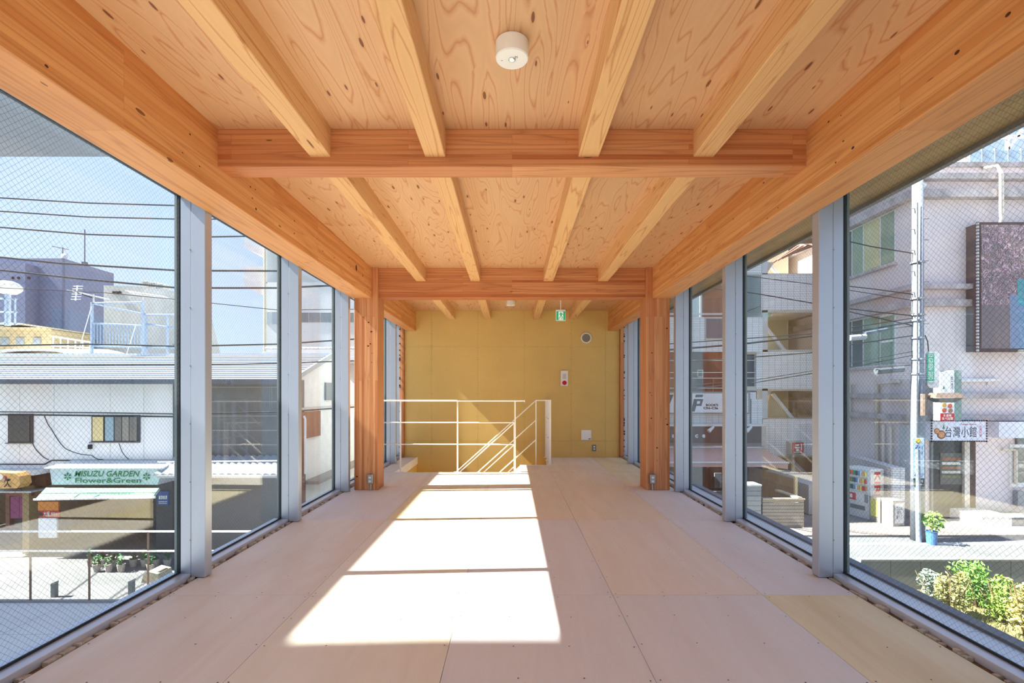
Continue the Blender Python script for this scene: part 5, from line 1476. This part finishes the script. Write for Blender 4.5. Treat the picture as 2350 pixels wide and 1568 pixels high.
B().prism([(X(2099, YN), YN - 0.01, Z(1012, YN)), (X(2107, YN), YN - 0.01, Z(1017, YN)), (X(2114, YN), YN - 0.01, Z(1011, YN)), (X(2107, YN), YN - 0.01, Z(1020, YN))], (0, 0.003, 0)).build('wave_mark', blue_t, cs)
front_text('←', 2098, 2106, 1087, 1094, YN, blue_t, cs, bold=0.03)
front_text('この先\n左折', 2109, 2119, 1086, 1096, YN, blue_t, cs)
front_text('西新宿\n4-16', 2102, 2118, 1101, 1114, YN, wm, cs)

# potted plant beside the pole
YQ = 15.7
xq = X(2138, YQ)
pt = thing('potted_shrub', 'small green shrub in a blue pot at the foot of the utility pole', 'potted plant', (xq, YQ, GZ))
B().lathe((xq, YQ, GZ), [(0.13, 0), (0.15, 0.38), (0.17, 0.42), (0.14, 0.42), (0.13, 0.36)], 16).build('pot', plain((74, 120, 170), 0.4), pt)
def leaf_cloud(b, c, rx, ry, rz, n, L, r_):
    for _ in range(n):
        u = Vector((r_.gauss(0, 1), r_.gauss(0, 1), r_.gauss(0, 1))).normalized() * (r_.random() ** 0.4)
        p = Vector((c[0] + u.x * rx, c[1] + u.y * ry, c[2] + u.z * rz))
        a = Vector((r_.uniform(-1, 1), r_.uniform(-1, 1), r_.uniform(-0.4, 1))).normalized()
        s_ = a.cross(Vector((r_.uniform(-1, 1), r_.uniform(-1, 1), r_.uniform(-1, 1)))).normalized()
        l_ = L * r_.uniform(0.6, 1.3)
        b.poly([p - a * l_ * 0.5, p + s_ * l_ * 0.22, p + a * l_ * 0.5, p - s_ * l_ * 0.22])
    return b
leaf_cloud(B(), (xq + 0.08, YQ, GZ + 0.72), 0.28, 0.28, 0.34, 260, 0.12, rng).build('foliage', plain((120, 168, 70), 0.5, 0, 0.3, 8), pt)
B().tube([(xq, YQ, GZ + 0.36), (xq + 0.04, YQ, GZ + 0.8)], 0.02, 6).build('stem', plain((110, 90, 60)), pt)

# white tiled wall, vending machine and bins
tw_ = tiled('white_wall_tile', (226, 226, 228), (140, 142, 146), 0.24, 0.085, 0.014, 'yz')
tg_ = tiled('white_end_tile', (226, 226, 228), (140, 142, 146), 0.24, 0.085, 0.014, 'xz')
d_ = Vector((0.24, 1.0, 0)).normalized()
n2 = Vector((1.0, -0.24, 0)).normalized()
A = Vector((13.9, 18.37, 0))
lw = thing('tiled_wall', 'low white-tiled wall with a square end behind the vending machine', 'wall', (13.9, 18.4, GZ))
zt2 = -1.48
q = [A, A + d_ * 5.6, A + d_ * 5.6 + n2 * 0.42, A + n2 * 0.42]
B().prism([(p.x, p.y, GZ) for p in q], (0, 0, zt2 - GZ)).build('masonry', tw_, lw)
e0, e1 = A - d_ * 0.01, A + n2 * 0.42 - d_ * 0.01
B().prism([(e0.x, e0.y, GZ), (e1.x, e1.y, GZ), (e1.x, e1.y, zt2), (e0.x, e0.y, zt2)], (-d_.x * 0.02, -d_.y * 0.02, 0)).build('end_tiles', tg_, lw)
P0, P1 = Vector((13.0, 19.5, 0)), Vector((13.24, 18.5, 0))
fd = (P1 - P0).normalized()
nn = Vector((-fd.y, fd.x, 0))      # towards the wall
W_ = (P1 - P0).length
vz0, vz1 = GZ + 0.06, GZ + 0.06 + 1.86
vm = thing('vending_machine', 'white drinks vending machine with rows of cans in front of the white-tiled wall', 'vending machine', ((P0.x + P1.x) / 2, (P0.y + P1.y) / 2, vz0))
def vbox(u0, u1, d0, d1, z0, z1, name, mat, par):
    q = [P0 + fd * u0 + nn * d0, P0 + fd * u1 + nn * d0, P0 + fd * u1 + nn * d1, P0 + fd * u0 + nn * d1]
    return B().prism([(p.x, p.y, z0) for p in q], (0, 0, z1 - z0)).build(name, mat, par)
vbox(0, W_, 0, 0.6, vz0, vz1, 'cabinet', plain((232, 232, 230), 0.4), vm)
vbox(0.05, W_ - 0.08, -0.02, 0.0, vz0 + 0.95, vz1 - 0.06, 'display_window', plain((206, 222, 226), 0.2), vm)
canc = [(214, 120, 60), (80, 150, 206), (240, 226, 120), (60, 150, 90), (226, 226, 232), (206, 60, 50), (70, 70, 80), (226, 180, 90)]
for r_i in range(3):
    vbox(0.06, W_ - 0.09, -0.05, -0.02, vz0 + 1.0 + 0.27 * r_i, vz0 + 1.03 + 0.27 * r_i, 'shelf', M['white'], vm)
    for k in range(9):
        c = P0 + fd * (0.11 + 0.094 * k) + nn * (-0.045)
        B().lathe((c.x, c.y, vz0 + 1.03 + 0.27 * r_i), [(0.034, 0), (0.034, 0.16), (0.026, 0.175)], 8).build('drink_can', plain(canc[(k * 3 + r_i * 5) % 8], 0.4), vm)
vbox(0.1, 0.42, -0.03, 0.0, vz0 + 0.62, vz0 + 0.88, 'red_label', plain((206, 60, 66), 0.5), vm)
vbox(0.2, 0.3, -0.035, -0.03, vz0 + 0.68, vz0 + 0.82, 'label_mark', wm, vm)
vbox(0.2, 0.8, -0.03, 0.0, vz0 + 0.3, vz0 + 0.45, 'delivery_flap', plain((120, 126, 126), 0.4), vm)
vbox(0.8, 0.92, -0.03, 0.0, vz0 + 0.6, vz0 + 0.9, 'coin_panel', plain((150, 150, 152), 0.4), vm)
s0 = P1 - fd * (-0.003)
vbox(W_, W_ + 0.006, 0.02, 0.58, vz0 + 0.05, vz1 - 0.05, 'side_panel', plain((206, 206, 200), 0.5), vm)
so = P1 + fd * 0.012 + nn * 0.16
lettering('KIRIN', (so.x, so.y, vz1 - 0.1), (0, 0, -1), (nn.x, nn.y, 0), 1.35, 0.28, plain((196, 50, 40), 0.5), vm, bold=0.03)
for k, (uu, lb) in enumerate(((1.27, 'grey metal recycling bin with yellow poster beside the vending machine'), (1.74, 'grey metal recycling bin with white handwritten poster near the end of the white-tiled wall'))):
    o0 = P0 + fd * uu + nn * 0.02
    t = thing('recycling_bin', lb, 'bin', (o0.x, o0.y, GZ + 0.06))
    bz = GZ + 0.06
    def bbox(u0, u1, d0, d1, z0, z1, name, mat):
        q = [P0 + fd * u0 + nn * d0, P0 + fd * u1 + nn * d0, P0 + fd * u1 + nn * d1, P0 + fd * u0 + nn * d1]
        return B().prism([(p.x, p.y, z0) for p in q], (0, 0, z1 - z0)).build(name, mat, t)
    bbox(uu - 0.2, uu + 0.22, -0.1, 0.4, bz, bz + 0.85, 'body', plain((170, 170, 164), 0.4, 0.3))
    bbox(uu - 0.21, uu + 0.23, -0.11, 0.41, bz + 0.85, bz + 0.9, 'lid', plain((140, 142, 140), 0.4, 0.3))
    bbox(uu + 0.22, uu + 0.228, -0.02, 0.36, bz + 0.1, bz + 0.8, 'poster', plain((214, 216, 130) if k == 0 else (232, 232, 228), 0.6))
    bbox(uu - 0.15, uu + 0.17, -0.115, -0.10, bz + 0.2, bz + 0.8, 'poster', plain((206, 210, 120) if k == 0 else (236, 236, 232), 0.6))
    ro = P0 + fd * (uu + 0.231) + nn * 0.03
    lettering('カン\nビン\nのみ' if k == 0 else 'ゴミは\n持ち\n帰って', (ro.x, ro.y, bz + 0.25), (nn.x, nn.y, 0), (0, 0, 1), 0.28, 0.45, plain((50, 60, 60)), t)

# hedge and dark panel wall
YW = 12.0
pw = thing('panel_wall', 'dark grey panelled boundary wall behind the sunny shrubs', 'wall', (12, YW, GZ))
wp0 = X(1975, YW)
for k in range(12):
    B().box(wp0 + 0.72 * k + 0.006, wp0 + 0.72 * (k + 1) - 0.006, YW, YW + 0.12, GZ, Z(1286, YW)).build('wall_panel', plain((116, 122, 122), 0.7), pw)
B().box(wp0, wp0 + 8.7, YW - 0.02, YW + 0.16, Z(1286, YW) - 0.02, Z(1286, YW) + 0.02).build('coping', plain((128, 132, 132), 0.6), pw)
rg = random.Random(21)
for px, Yq, h_, w_, cc, lb in ((2140, 11.2, 0.62, 0.42, (158, 176, 160), 'grey-green feathery shrub at the end of the planting by the dark panel wall'),
                               (2185, 10.5, 0.85, 0.45, (150, 152, 92), 'tall olive wispy shrub between the grey-green and the bright green ones'),
                               (2242, 11.0, 0.85, 0.72, (106, 158, 66), 'broad bright green shrub against the dark panel wall'),
                               (2302, 10.3, 0.75, 0.54, (128, 160, 70), 'mid-green leafy shrub between the bright green and yellow ones'),
                               (2350, 9.75, 0.95, 0.48, (176, 170, 96), 'yellowish wispy shrub in front of the dark panel wall'),
                               (2410, 10.6, 0.9, 0.66, (130, 160, 80), 'green shrub beyond the yellowish one along the dark panel wall')):
    xx = X(px, Yq)
    zb = GZ + 0.0
    t = thing('garden_shrub', lb, 'shrub', (xx, Yq, zb))
    b = B()
    for _ in range(14):
        w = rg.uniform(0, 6.28); r0 = rg.uniform(0, w_ * 0.5)
        cx_, cy_ = xx + math.cos(w) * r0, Yq + math.sin(w) * r0 * 0.8
        leaf_cloud(b, (cx_, cy_, zb + rg.uniform(0.2, h_)), w_ * 0.32, w_ * 0.32, 0.22, 110, 0.085, rg)
    b.build('foliage', plain(cc, 0.6, 0, 0.35, 9), t)
    b = B()
    for _ in range(12):
        w = rg.uniform(0, 6.28); r0 = rg.uniform(0.1, w_ * 0.8)
        b.tube([(xx, Yq, zb), (xx + math.cos(w) * r0, Yq + math.sin(w) * r0, zb + h_ * rg.uniform(0.8, 1.15))], 0.008, 4)
    b.build('stems', plain((130, 110, 76)), t)
bed = B().box(X(1990, 10.0), 20, 8.0, YW, GZ - 0.05, GZ + 0.03).build('planting_bed', plain((120, 112, 76), 0.9, 0, 0.3, 3))
tag(bed, 'dry planting bed under the shrubs', 'planting bed', kind='structure')
gl = leaf_cloud(B(), (0, 0, 0), 0, 0, 0, 0, 0, rg)
for _ in range(2600):
    xx, yy = rg.uniform(7.2, 14.5), rg.uniform(8.1, 11.8)
    a = Vector((rg.uniform(-0.5, 0.5), rg.uniform(-0.5, 0.5), 1)).normalized() * rg.uniform(0.06, 0.2)
    p = Vector((xx, yy, GZ + 0.02))
    gl.poly([p + Vector((-0.015, 0, 0)), p + Vector((0.015, 0, 0)), p + a])
tag(gl.build('ground_cover', plain((132, 138, 72), 0.7, 0, 0.35, 6)), 'yellow-green grass growing between the shrubs', 'grass', kind='stuff')

# ================================================================== white tiled apartment house
YA = 24.0
t8 = tiled('apartment_tile', (244, 243, 240), (160, 164, 168), 0.30, 0.085, 0.016, 'xz')
t8s = tiled('apartment_tile_side', (244, 243, 240), (160, 164, 168), 0.30, 0.085, 0.016, 'yz')
landing_paint = plain((196, 186, 160), 0.8, 0, 0.06, 0.6)
ap = thing('tiled_apartments', 'white-tiled apartment house with open stair landings above the pink awning', 'building', (11, YA + 3, GZ))
def fa(px0, px1, py0, py1, name, mat, Y=YA, dep=0.25, par=None):
    return B().face_px(px0, px1, py0, py1, Y, dep).build(name, mat, par or ap)
B().box(X(1500, YA), X(1878, YA), YA + 2.6, YA + 6, GZ, Z(430, YA)).build('rear_wall', landing_paint, ap)
def floor_slab(py, a=1500, b_=1878):
    return B().box(X(a, YA), X(b_, YA), YA + 0.05, YA + 2.7, Z(py + 5, YA), Z(py - 5, YA)).build('floor_slab', plain((206, 200, 186), 0.8), ap)
for py in (632, 712, 808, 892, 966, 1045): floor_slab(py, 1690, 1878)
# stair bay
fa(1747, 1878, 630, 712, 'parapet', t8); fa(1735, 1878, 808, 892, 'parapet', t8); fa(1750, 1878, 962, 1046, 'parapet', t8)
fa(1747, 1878, 470, 560, 'parapet', t8)
fa(1690, 1750, 728, 808, 'parapet', t8, YA - 0.25); fa(1724, 1749, 916, 975, 'wall_tile_strip', t8, YA - 0.12)
fa(1700, 1749, 600, 728, 'side_wall', t8s, YA + 0.1, 0.4)
fa(1711, 1746, 632, 726, 'glass_screen', M['far_glass'], YA - 0.3, 0.03)
fa(1749, 1762, 560, 1046, 'column', plain((206, 208, 208), 0.7), YA + 0.05, 0.5)
for a, b_ in ((598, 632), (712, 735), (892, 916)):
    B().prism([(X(1762, YA), YA + 0.3, Z(a, YA)), (X(1785, YA), YA + 0.3, Z(a, YA)), (X(1762, YA), YA + 0.3, Z(b_, YA))], (0, 0.3, 0)).build('haunch', plain((206, 200, 186), 0.7), ap)
for (a, b_, c, d) in ((1782, 588, 1832, 640), (1780, 746, 1834, 812), (1796, 905, 1848, 968), (1826, 1048, 1880, 1100)):
    B().prism([(X(a, YA), YA + 1.0, Z(b_, YA)), (X(a + 7, YA), YA + 1.0, Z(b_ - 2, YA)), (X(c + 7, YA), YA + 1.0, Z(d, YA)), (X(c - 3, YA), YA + 1.0, Z(d, YA))], (0, 0.15, 0)).build('stair_stringer', plain((226, 228, 230), 0.6), ap)
    B().prism([(X(a, YA), YA + 1.15, Z(b_, YA)), (X(a - 16, YA), YA + 1.15, Z(d + 0, YA)), (X(c, YA), YA + 1.15, Z(d, YA))], (0, 0.9, 0)).build('stair_flight', landing_paint, ap)
B().box(X(1770, YA), X(1878, YA), YA - 0.1, YA + 0.0, Z(560, YA), Z(548, YA)).build('upper_beam', plain((150, 112, 90), 0.7), ap)
for k in range(4):
    B().tube([(X(1800 + 0 * k, YA), YA - 0.2 + 0.4 * k, Z(590, YA)), (X(1880, YA), YA - 0.2 + 0.4 * k, Z(560 - 8 * k, YA))], 0.05, 6).build('roof_rib', plain((150, 110, 96), 0.6), ap)
# shop bay (towards the timber column)
fa(1500, 1690, 728, 808, 'parapet', t8); fa(1500, 1690, 560, 652, 'parapet', t8)
fa(1500, 1735, 900, 976, 'wall_tile_strip', t8)
fa(1500, 1690, 652, 730, 'recess', plain((120, 96, 84), 0.7), YA + 0.8, 0.3)
fa(1586, 1607, 672, 728, 'window_panel', plain((176, 196, 200), 0.3), YA + 0.4, 0.05)
fa(1607, 1611, 652, 728, 'window_mullion', plain((226, 226, 220)), YA + 0.35, 0.08)
fa(1500, 1735, 808, 902, 'brown_front', plain((124, 78, 58), 0.6), YA + 0.5, 0.3)
fa(1586, 1612, 808, 900, 'glass_front', plain((96, 104, 102), 0.15), YA + 0.4, 0.1)
fa(1700, 1734, 808, 900, 'dark_door', plain((58, 64, 70), 0.3), YA + 0.2, 0.2)
fa(1733, 1736, 808, 900, 'door_edge', plain((150, 100, 70)), YA + 0.15, 0.2)
for k in range(2):
    f_ = fa(1586 + 16 * k - (0 if k else 3), 1588 + 26 * k, 849, 866, 'hatch_frame', plain((214, 220, 206)), YA + 0.3, 0.08)
    B().face_px(1603, 1612, 851, 864, YA + 0.28, 0.03).build('hatch_pane', plain((110, 136, 120), 0.3), f_) if k else None
for k in range(4):
    xx = 1612 + 24 * k
    fa(xx, xx + 2, 870, 900, 'mullion', plain((146, 96, 76)), YA + 0.42, 0.1)
for py in (720, 722.5):
    B().tube([(X(1500, YA), YA - 0.05, Z(py, YA)), (X(1690, YA), YA - 0.05, Z(py, YA))], 0.02, 5).build('handrail', M['white'], ap)
for py in (827, 855, 868, 891):
    B().tube([(X(1500, YA), YA + 0.1, Z(py, YA)), (X(1735, YA), YA + 0.1, Z(py, YA))], 0.018, 5).build('handrail', M['white'], ap)
fa(1619, 1668, 729, 781, 'brown_panel', plain((206, 206, 200), 0.6), YA - 0.06, 0.05)
fa(1621.5, 1668, 731.5, 776, 'grey_panel', plain((126, 122, 126), 0.5), YA - 0.09, 0.04)
# lower storey
fa(1500, 1750, 1026, 1250, 'shop_glass', plain((86, 78, 74), 0.2), YA + 0.6, 0.2)
fa(1612, 1625, 1070, 1250, 'door_leaf', plain((120, 82, 66), 0.5), YA + 0.5, 0.1)
fa(1640, 1656, 1086, 1120, 'door_window', plain((150, 160, 170), 0.3), YA + 0.45, 0.06)
fa(1586, 1612, 1065, 1250, 'grey_pier', plain((150, 158, 160), 0.7), YA + 0.4, 0.2)
# white shop sign
ws = thing('shop_sign', 'white shop sign with slanted dark logo and small lettering over the brown fascia', 'sign', (X(1630, YA), YA - 0.3, Z(950, YA)))
YS2 = YA - 0.3
B().face_px(1490, 1722, 899, 951, YS2, 0.3).build('case', plain((150, 150, 146), 0.5), ws)
B().face_px(1492, 1717, 903, 947, YS2 - 0.02, 0.03).build('face', plain((232, 234, 236), 0.4), ws)
YT2 = YS2 - 0.025
slate = plain((72, 78, 84), 0.5)
for pts in (((1597, 906), (1614, 906), (1612, 912), (1595, 912)), ((1592, 916), (1614, 916), (1610, 932), (1598, 932), (1594, 945), (1587, 945)), ((1532, 906), (1546, 906), (1530, 945), (1520, 945)), ((1572, 906), (1581, 906), (1572, 926), (1566, 926))):
    B().prism([(X(p, YT2), YT2, Z(q_, YT2)) for p, q_ in pts], (0, 0.004, 0)).build('logo_stroke', slate, ws)
B().prism([(X(p, YT2), YT2 - 0.003, Z(q_, YT2)) for p, q_ in ((1600, 921), (1607, 921), (1605.5, 927), (1599, 927))], (0, 0.003, 0)).build('logo_counter', plain((232, 234, 236), 0.4), ws)
front_text("BOOK'S", 1620, 1648, 927, 932.5, YT2, plain((60, 52, 50)), ws, bold=0.03)
front_text('Chi-Cla', 1614, 1648, 934, 939.5, YT2, plain((60, 52, 50)), ws, bold=0.03)
# brown fascia with letters and spotlights
fs = thing('shop_fascia', 'dark brown shop fascia with wide-spaced white letters above the pink awning', 'sign', (X(1630, YA), YA - 0.5, Z(1026, YA)))
YF2 = YA - 0.5
B().face_px(1490, 1748, 979, 1017, YF2, 0.5).build('board', plain((92, 74, 68), 0.5), fs)
B().face_px(1748, 1758, 979, 1024, YF2 - 0.02, 0.52).build('end_cap', plain((196, 198, 190), 0.6), fs)
B().face_px(1490, 1752, 974, 979, YF2 - 0.08, 0.6).build('cover', plain((226, 226, 222), 0.6), fs)
B().face_px(1490, 1748, 1017, 1024, YF2 + 0.02, 0.5).build('lower_rail', plain((136, 128, 124), 0.6), fs)
for ch, px in (('p', 1516), ('a', 1546), ('c', 1598.5), ('e', 1615)):
    front_text(ch, px - 3.6, px + 3.6, 997, 1005, YF2, wm, fs, bold=0.05)
for px, lb in ((1630, 'white swivelling spotlight over the lettered part of the brown fascia'), (1717, 'white swivelling spotlight over the plain end of the brown fascia')):
    t = thing('spotlight', lb, 'spotlight', (X(px, 23.2), 23.2, Z(992, 23.2)), 'spotlights over the brown fascia')
    B().tube([(X(px - 8, YF2), YF2, Z(977, YF2)), (X(px + 6, 23.2), 23.2, Z(978, 23.2)), (X(px + 6, 23.2), 23.2, Z(983, 23.2))], 0.02, 5).build('arm', M['white'], t)
    B().tube([(X(px + 8, 23.2), 23.2, Z(980, 23.2)), (X(px - 3, 23.1), 23.15, Z(990, 23.2))], 0.05, 10, 0.1).build('head', M['white'], t)
# pink awning
pa = thing('pink_awning', 'pale pink retractable awning over the shop terrace with white front bar', 'awning', (X(1650, 22), 22, Z(1076, 22)))
Y0, Y1 = 21.2, YA - 0.4
pk = plain((226, 186, 172), 0.7, 0, 0.05, 1.0, name='awning_pink')
n_ = 10
for k in range(n_):
    a, b_ = k / n_, (k + 1) / n_
    f0, f1 = X(1470, Y0) + (X(1808, Y0) - X(1470, Y0)) * a, X(1470, Y0) + (X(1808, Y0) - X(1470, Y0)) * b_
    g0, g1 = X(1480, Y1) + (X(1752, Y1) - X(1480, Y1)) * a, X(1480, Y1) + (X(1752, Y1) - X(1480, Y1)) * b_
    zf, zg = Z(1061, Y0), Z(1030, Y1)
    B().hexa([(f0, Y0, zf - 0.03), (f1, Y0, zf - 0.03), (g1, Y1, zg - 0.03), (g0, Y1, zg - 0.03), (f0, Y0, zf), (f1, Y0, zf), (g1, Y1, zg), (g0, Y1, zg)]).build('fabric_panel', pk, pa)
    B().prism([(f0, Y0 - 0.01, zf - 0.05), (f1, Y0 - 0.01, zf - 0.05), (f1, Y0 - 0.01, zf - 0.2 - (0.1 if k in (0, 9) else 0.0)), (f0, Y0 - 0.01, zf - 0.2)], (0, 0.02, 0)).build('valance', pk, pa)
B().tube([(X(1470, Y0), Y0 - 0.02, Z(1062, Y0)), (X(1810, Y0), Y0 - 0.02, Z(1062, Y0))], 0.045, 8).build('front_bar', M['white'], pa)
B().tube([(X(1480, Y1), Y1, Z(1027, Y1)), (X(1762, Y1), Y1, Z(1027, Y1))], 0.05, 8).build('cassette', M['white'], pa)
for a_, c_ in ((1740, 1798), (1630, 1600)):
    B().tube([(X(a_, 23), 23.3, Z(1066, 23)), (X((a_ + c_) / 2 + 10, 22.2), 22.2, Z(1072, 22.2)), (X(c_, Y0), Y0 + 0.1, Z(1064, Y0))], 0.035, 6).build('folding_arm', plain((226, 206, 196)), pa)
# timber fence and deck counters
wd = plain((176, 150, 116), 0.7, 0, 0.15, 2.0, name='weathered_cedar')
fn = thing('slat_fence', 'vertical timber slat fence beside the shop terrace', 'fence', (X(1780, 21), 21, GZ))
FA, FB = Vector((X(1722, 22.6), 22.6, 0)), Vector((X(1826, 19.2), 19.2, 0))
for k in range(40):
    p = FA.lerp(FB, k / 39)
    zt3 = Z(1080 + 0 * k, 21.5) * 0 + (-2.05)
    B().box(p.x - 0.035, p.x + 0.035, p.y - 0.02, p.y + 0.02, GZ, zt3).build('slat', wd, fn)
B().box(FB.x - 0.05, FB.x + 0.05, FB.y - 0.05, FB.y + 0.05, GZ, -1.95).build('end_post', plain((236, 214, 160), 0.6), fn)
B().tube([(FA.x, FA.y + 0.05, -2.4), (FB.x, FB.y + 0.05, -2.4)], 0.04, 6).build('rail', wd, fn)
YK = 17.45
dc = thing('deck_counter', 'low counter of horizontal timber boards at the street edge of the shop terrace', 'counter', (X(1790, YK), YK, GZ))
zk = Z(1146, YK)
nb = 9
for k in range(nb):
    z0, z1 = GZ + (zk - GZ) * k / nb, GZ + (zk - GZ) * (k + 1) / nb
    B().box(X(1750, YK), X(1845, YK), YK, YK + 0.03, z0 + 0.008, z1 - 0.006).build('board', plain((168, 156, 138), 0.8, 0, 0.12, 2.5), dc)
    B().box(X(1845, YK) - 0.03, X(1845, YK), YK + 0.03, YK + 1.6, z0 + 0.008, z1 - 0.006).build('board', plain((168, 156, 138), 0.8, 0, 0.12, 2.5), dc)
B().box(X(1750, YK), X(1847, YK), YK - 0.03, YK + 0.12, zk - 0.02, zk + 0.03).build('top_board', plain((196, 180, 150), 0.7), dc)
B().box(X(1833, YK), X(1847, YK), YK, YK + 1.6, zk - 0.02, zk + 0.03).build('top_board', plain((196, 180, 150), 0.7), dc)
B().box(X(1752, YK), X(1840, YK), YK + 0.04, YK + 1.5, GZ, zk - 0.2).build('core', plain((90, 80, 66), 0.8), dc)
cb = thing('timber_box', 'taller grey timber box with pale lid behind the board counter', 'box', (X(1722, 17.9), 17.9, GZ))
for k in range(9):
    z0 = GZ + 0.17 * k
    B().face_px(1690, 1747, 0, 1, 17.2, 0.03) if False else B().box(X(1690, 17.3), X(1747, 17.3), 17.3, 17.33, z0 + 0.006, z0 + 0.164).build('board', plain((150, 150, 146), 0.8), cb)
B().box(X(1690, 17.3), X(1748, 17.3), 17.28, 17.95, GZ + 1.53, GZ + 1.58).build('lid', plain((222, 222, 214), 0.6), cb)
B().box(X(1690, 17.3), X(1745, 17.3), 17.33, 17.92, GZ, GZ + 1.53).build('carcass', plain((120, 118, 112), 0.8), cb)
# red sign box
rs = thing('red_sign', 'small red and white square sign box on the white tiles beside the awning', 'sign', (X(1830, YA), YA - 0.4, Z(1042, YA)))
B().face_px(1815, 1845, 1014, 1043, YA - 0.4, 0.4).build('case', plain((190, 190, 184), 0.5), rs)
B().face_px(1818, 1844, 1016, 1041, YA - 0.42, 0.03).build('face', plain((196, 66, 66), 0.4), rs)
for a_, b_, c_, d_ in ((1826, 1834, 1020, 1024), (1825, 1836, 1026, 1029), (1827, 1833, 1031, 1036), (1822, 1840, 1037.5, 1039), (1838, 1841, 1019, 1034)):
    B().face_px(a_, b_, c_, d_, YA - 0.435, 0.02).build('mark', wm, rs)
tag(B().box(X(1826, 20.5), X(1900, 20.5), 19.6, 23.4, GZ, -2.35).build('concrete_ramp', plain((196, 192, 184), 0.8)), 'pale concrete ramp wall beside the timber slat fence', 'ramp', kind='structure')

# service boxes and cables on this side
sb = thing('cable_box', 'long grey cable splice box hanging on wires beside the corner building', 'cable box', (X(2040, 17.5), 17.5, Z(855, 17.5)))
B().tube([(X(2010, 17.4), 17.4, Z(852, 17.4)), (X(2072, 17.4), 17.4, Z(847, 17.4))], 0.11, 10).build('case', plain((86, 94, 100), 0.5), sb)
B().tube([(X(2005, 17.4), 17.4, Z(845, 17.4)), (X(2090, YU), YU, Z(838, YU))], 0.015, 5).build('hanger', M['dark'], sb)
sb2 = thing('cable_box', 'short white and blue repeater box on wires below the green-blind window', 'cable box', (X(1968, 17.5), 17.5, Z(783, 17.5)))
B().tube([(X(1950, 17.4), 17.4, Z(776, 17.4)), (X(1986, 17.4), 17.4, Z(773, 17.4))], 0.10, 10).build('case', plain((150, 158, 166), 0.5), sb2)
B().tube([(X(1986, 17.4), 17.4, Z(765, 17.4)), (X(2036, 17.4), 17.4, Z(756, 17.4))], 0.06, 8).build('sleeve', plain((84, 96, 110), 0.5), sb2)
B().tube([(X(2036, 17.4), 17.4, Z(756, 17.4)), (X(2093, YU), YU, Z(748, YU))], 0.015, 5).build('hanger', M['dark'], sb2)
E_, A_ = 17.8, 24.1      # depths of the added block behind the khaki wall and of the apartment house
rl = [([(1392, 740, E_), (1500, 700), (1700, 632), (1860, 652), (2098, 690)], 0.012), ([(1392, 640, E_), (1700, 668), (1860, 695), (1960, 718), (2098, 748)], 0.018), ([(1392, 816, E_), (1500, 806), (1700, 790), (1860, 772), (1960, 762), (2098, 738)], 0.03),
      ([(1392, 800, E_), (1500, 792), (1700, 778), (1860, 766), (2098, 730)], 0.015), ([(1392, 840, E_), (1700, 822), (1860, 810), (1960, 790), (2098, 770)], 0.018), ([(1392, 910, E_), (1735, 878), (1860, 858), (1960, 842), (2098, 815)], 0.015),
      ([(1392, 900, E_), (1735, 872), (1860, 852), (2098, 806)], 0.012), ([(1872, 545, A_), (1930, 550), (2000, 566), (2098, 582)], 0.018), ([(1872, 650, A_), (1930, 655), (2010, 664), (2098, 676)], 0.018), ([(1872, 700, A_), (1930, 706), (2010, 716), (2098, 725)], 0.018)]
RL = ['thin cable rising across the upper tiled balcony of the apartments', 'cable crossing the upper tile parapet down to the utility pole', 'thick bundled cable across the middle landing to the utility pole',
      'thin cable just above the thick bundled one at the middle landing', 'cable over the second tile parapet to the utility pole', 'cable rising over the lower tile parapet to the utility pole', 'thin cable just above the one rising over the lower tile parapet',
      'dark wire to the pole across the upper green-blind window', 'dark wire to the pole at the ledge between the windows', 'dark wire to the pole across the lower green-blind window']
for i, (pp, r_) in enumerate(rl):
    cable(pp, YU + 0.0, r_, 'overhead_cable', RL[i], 'cable', 'overhead cables at the utility pole')
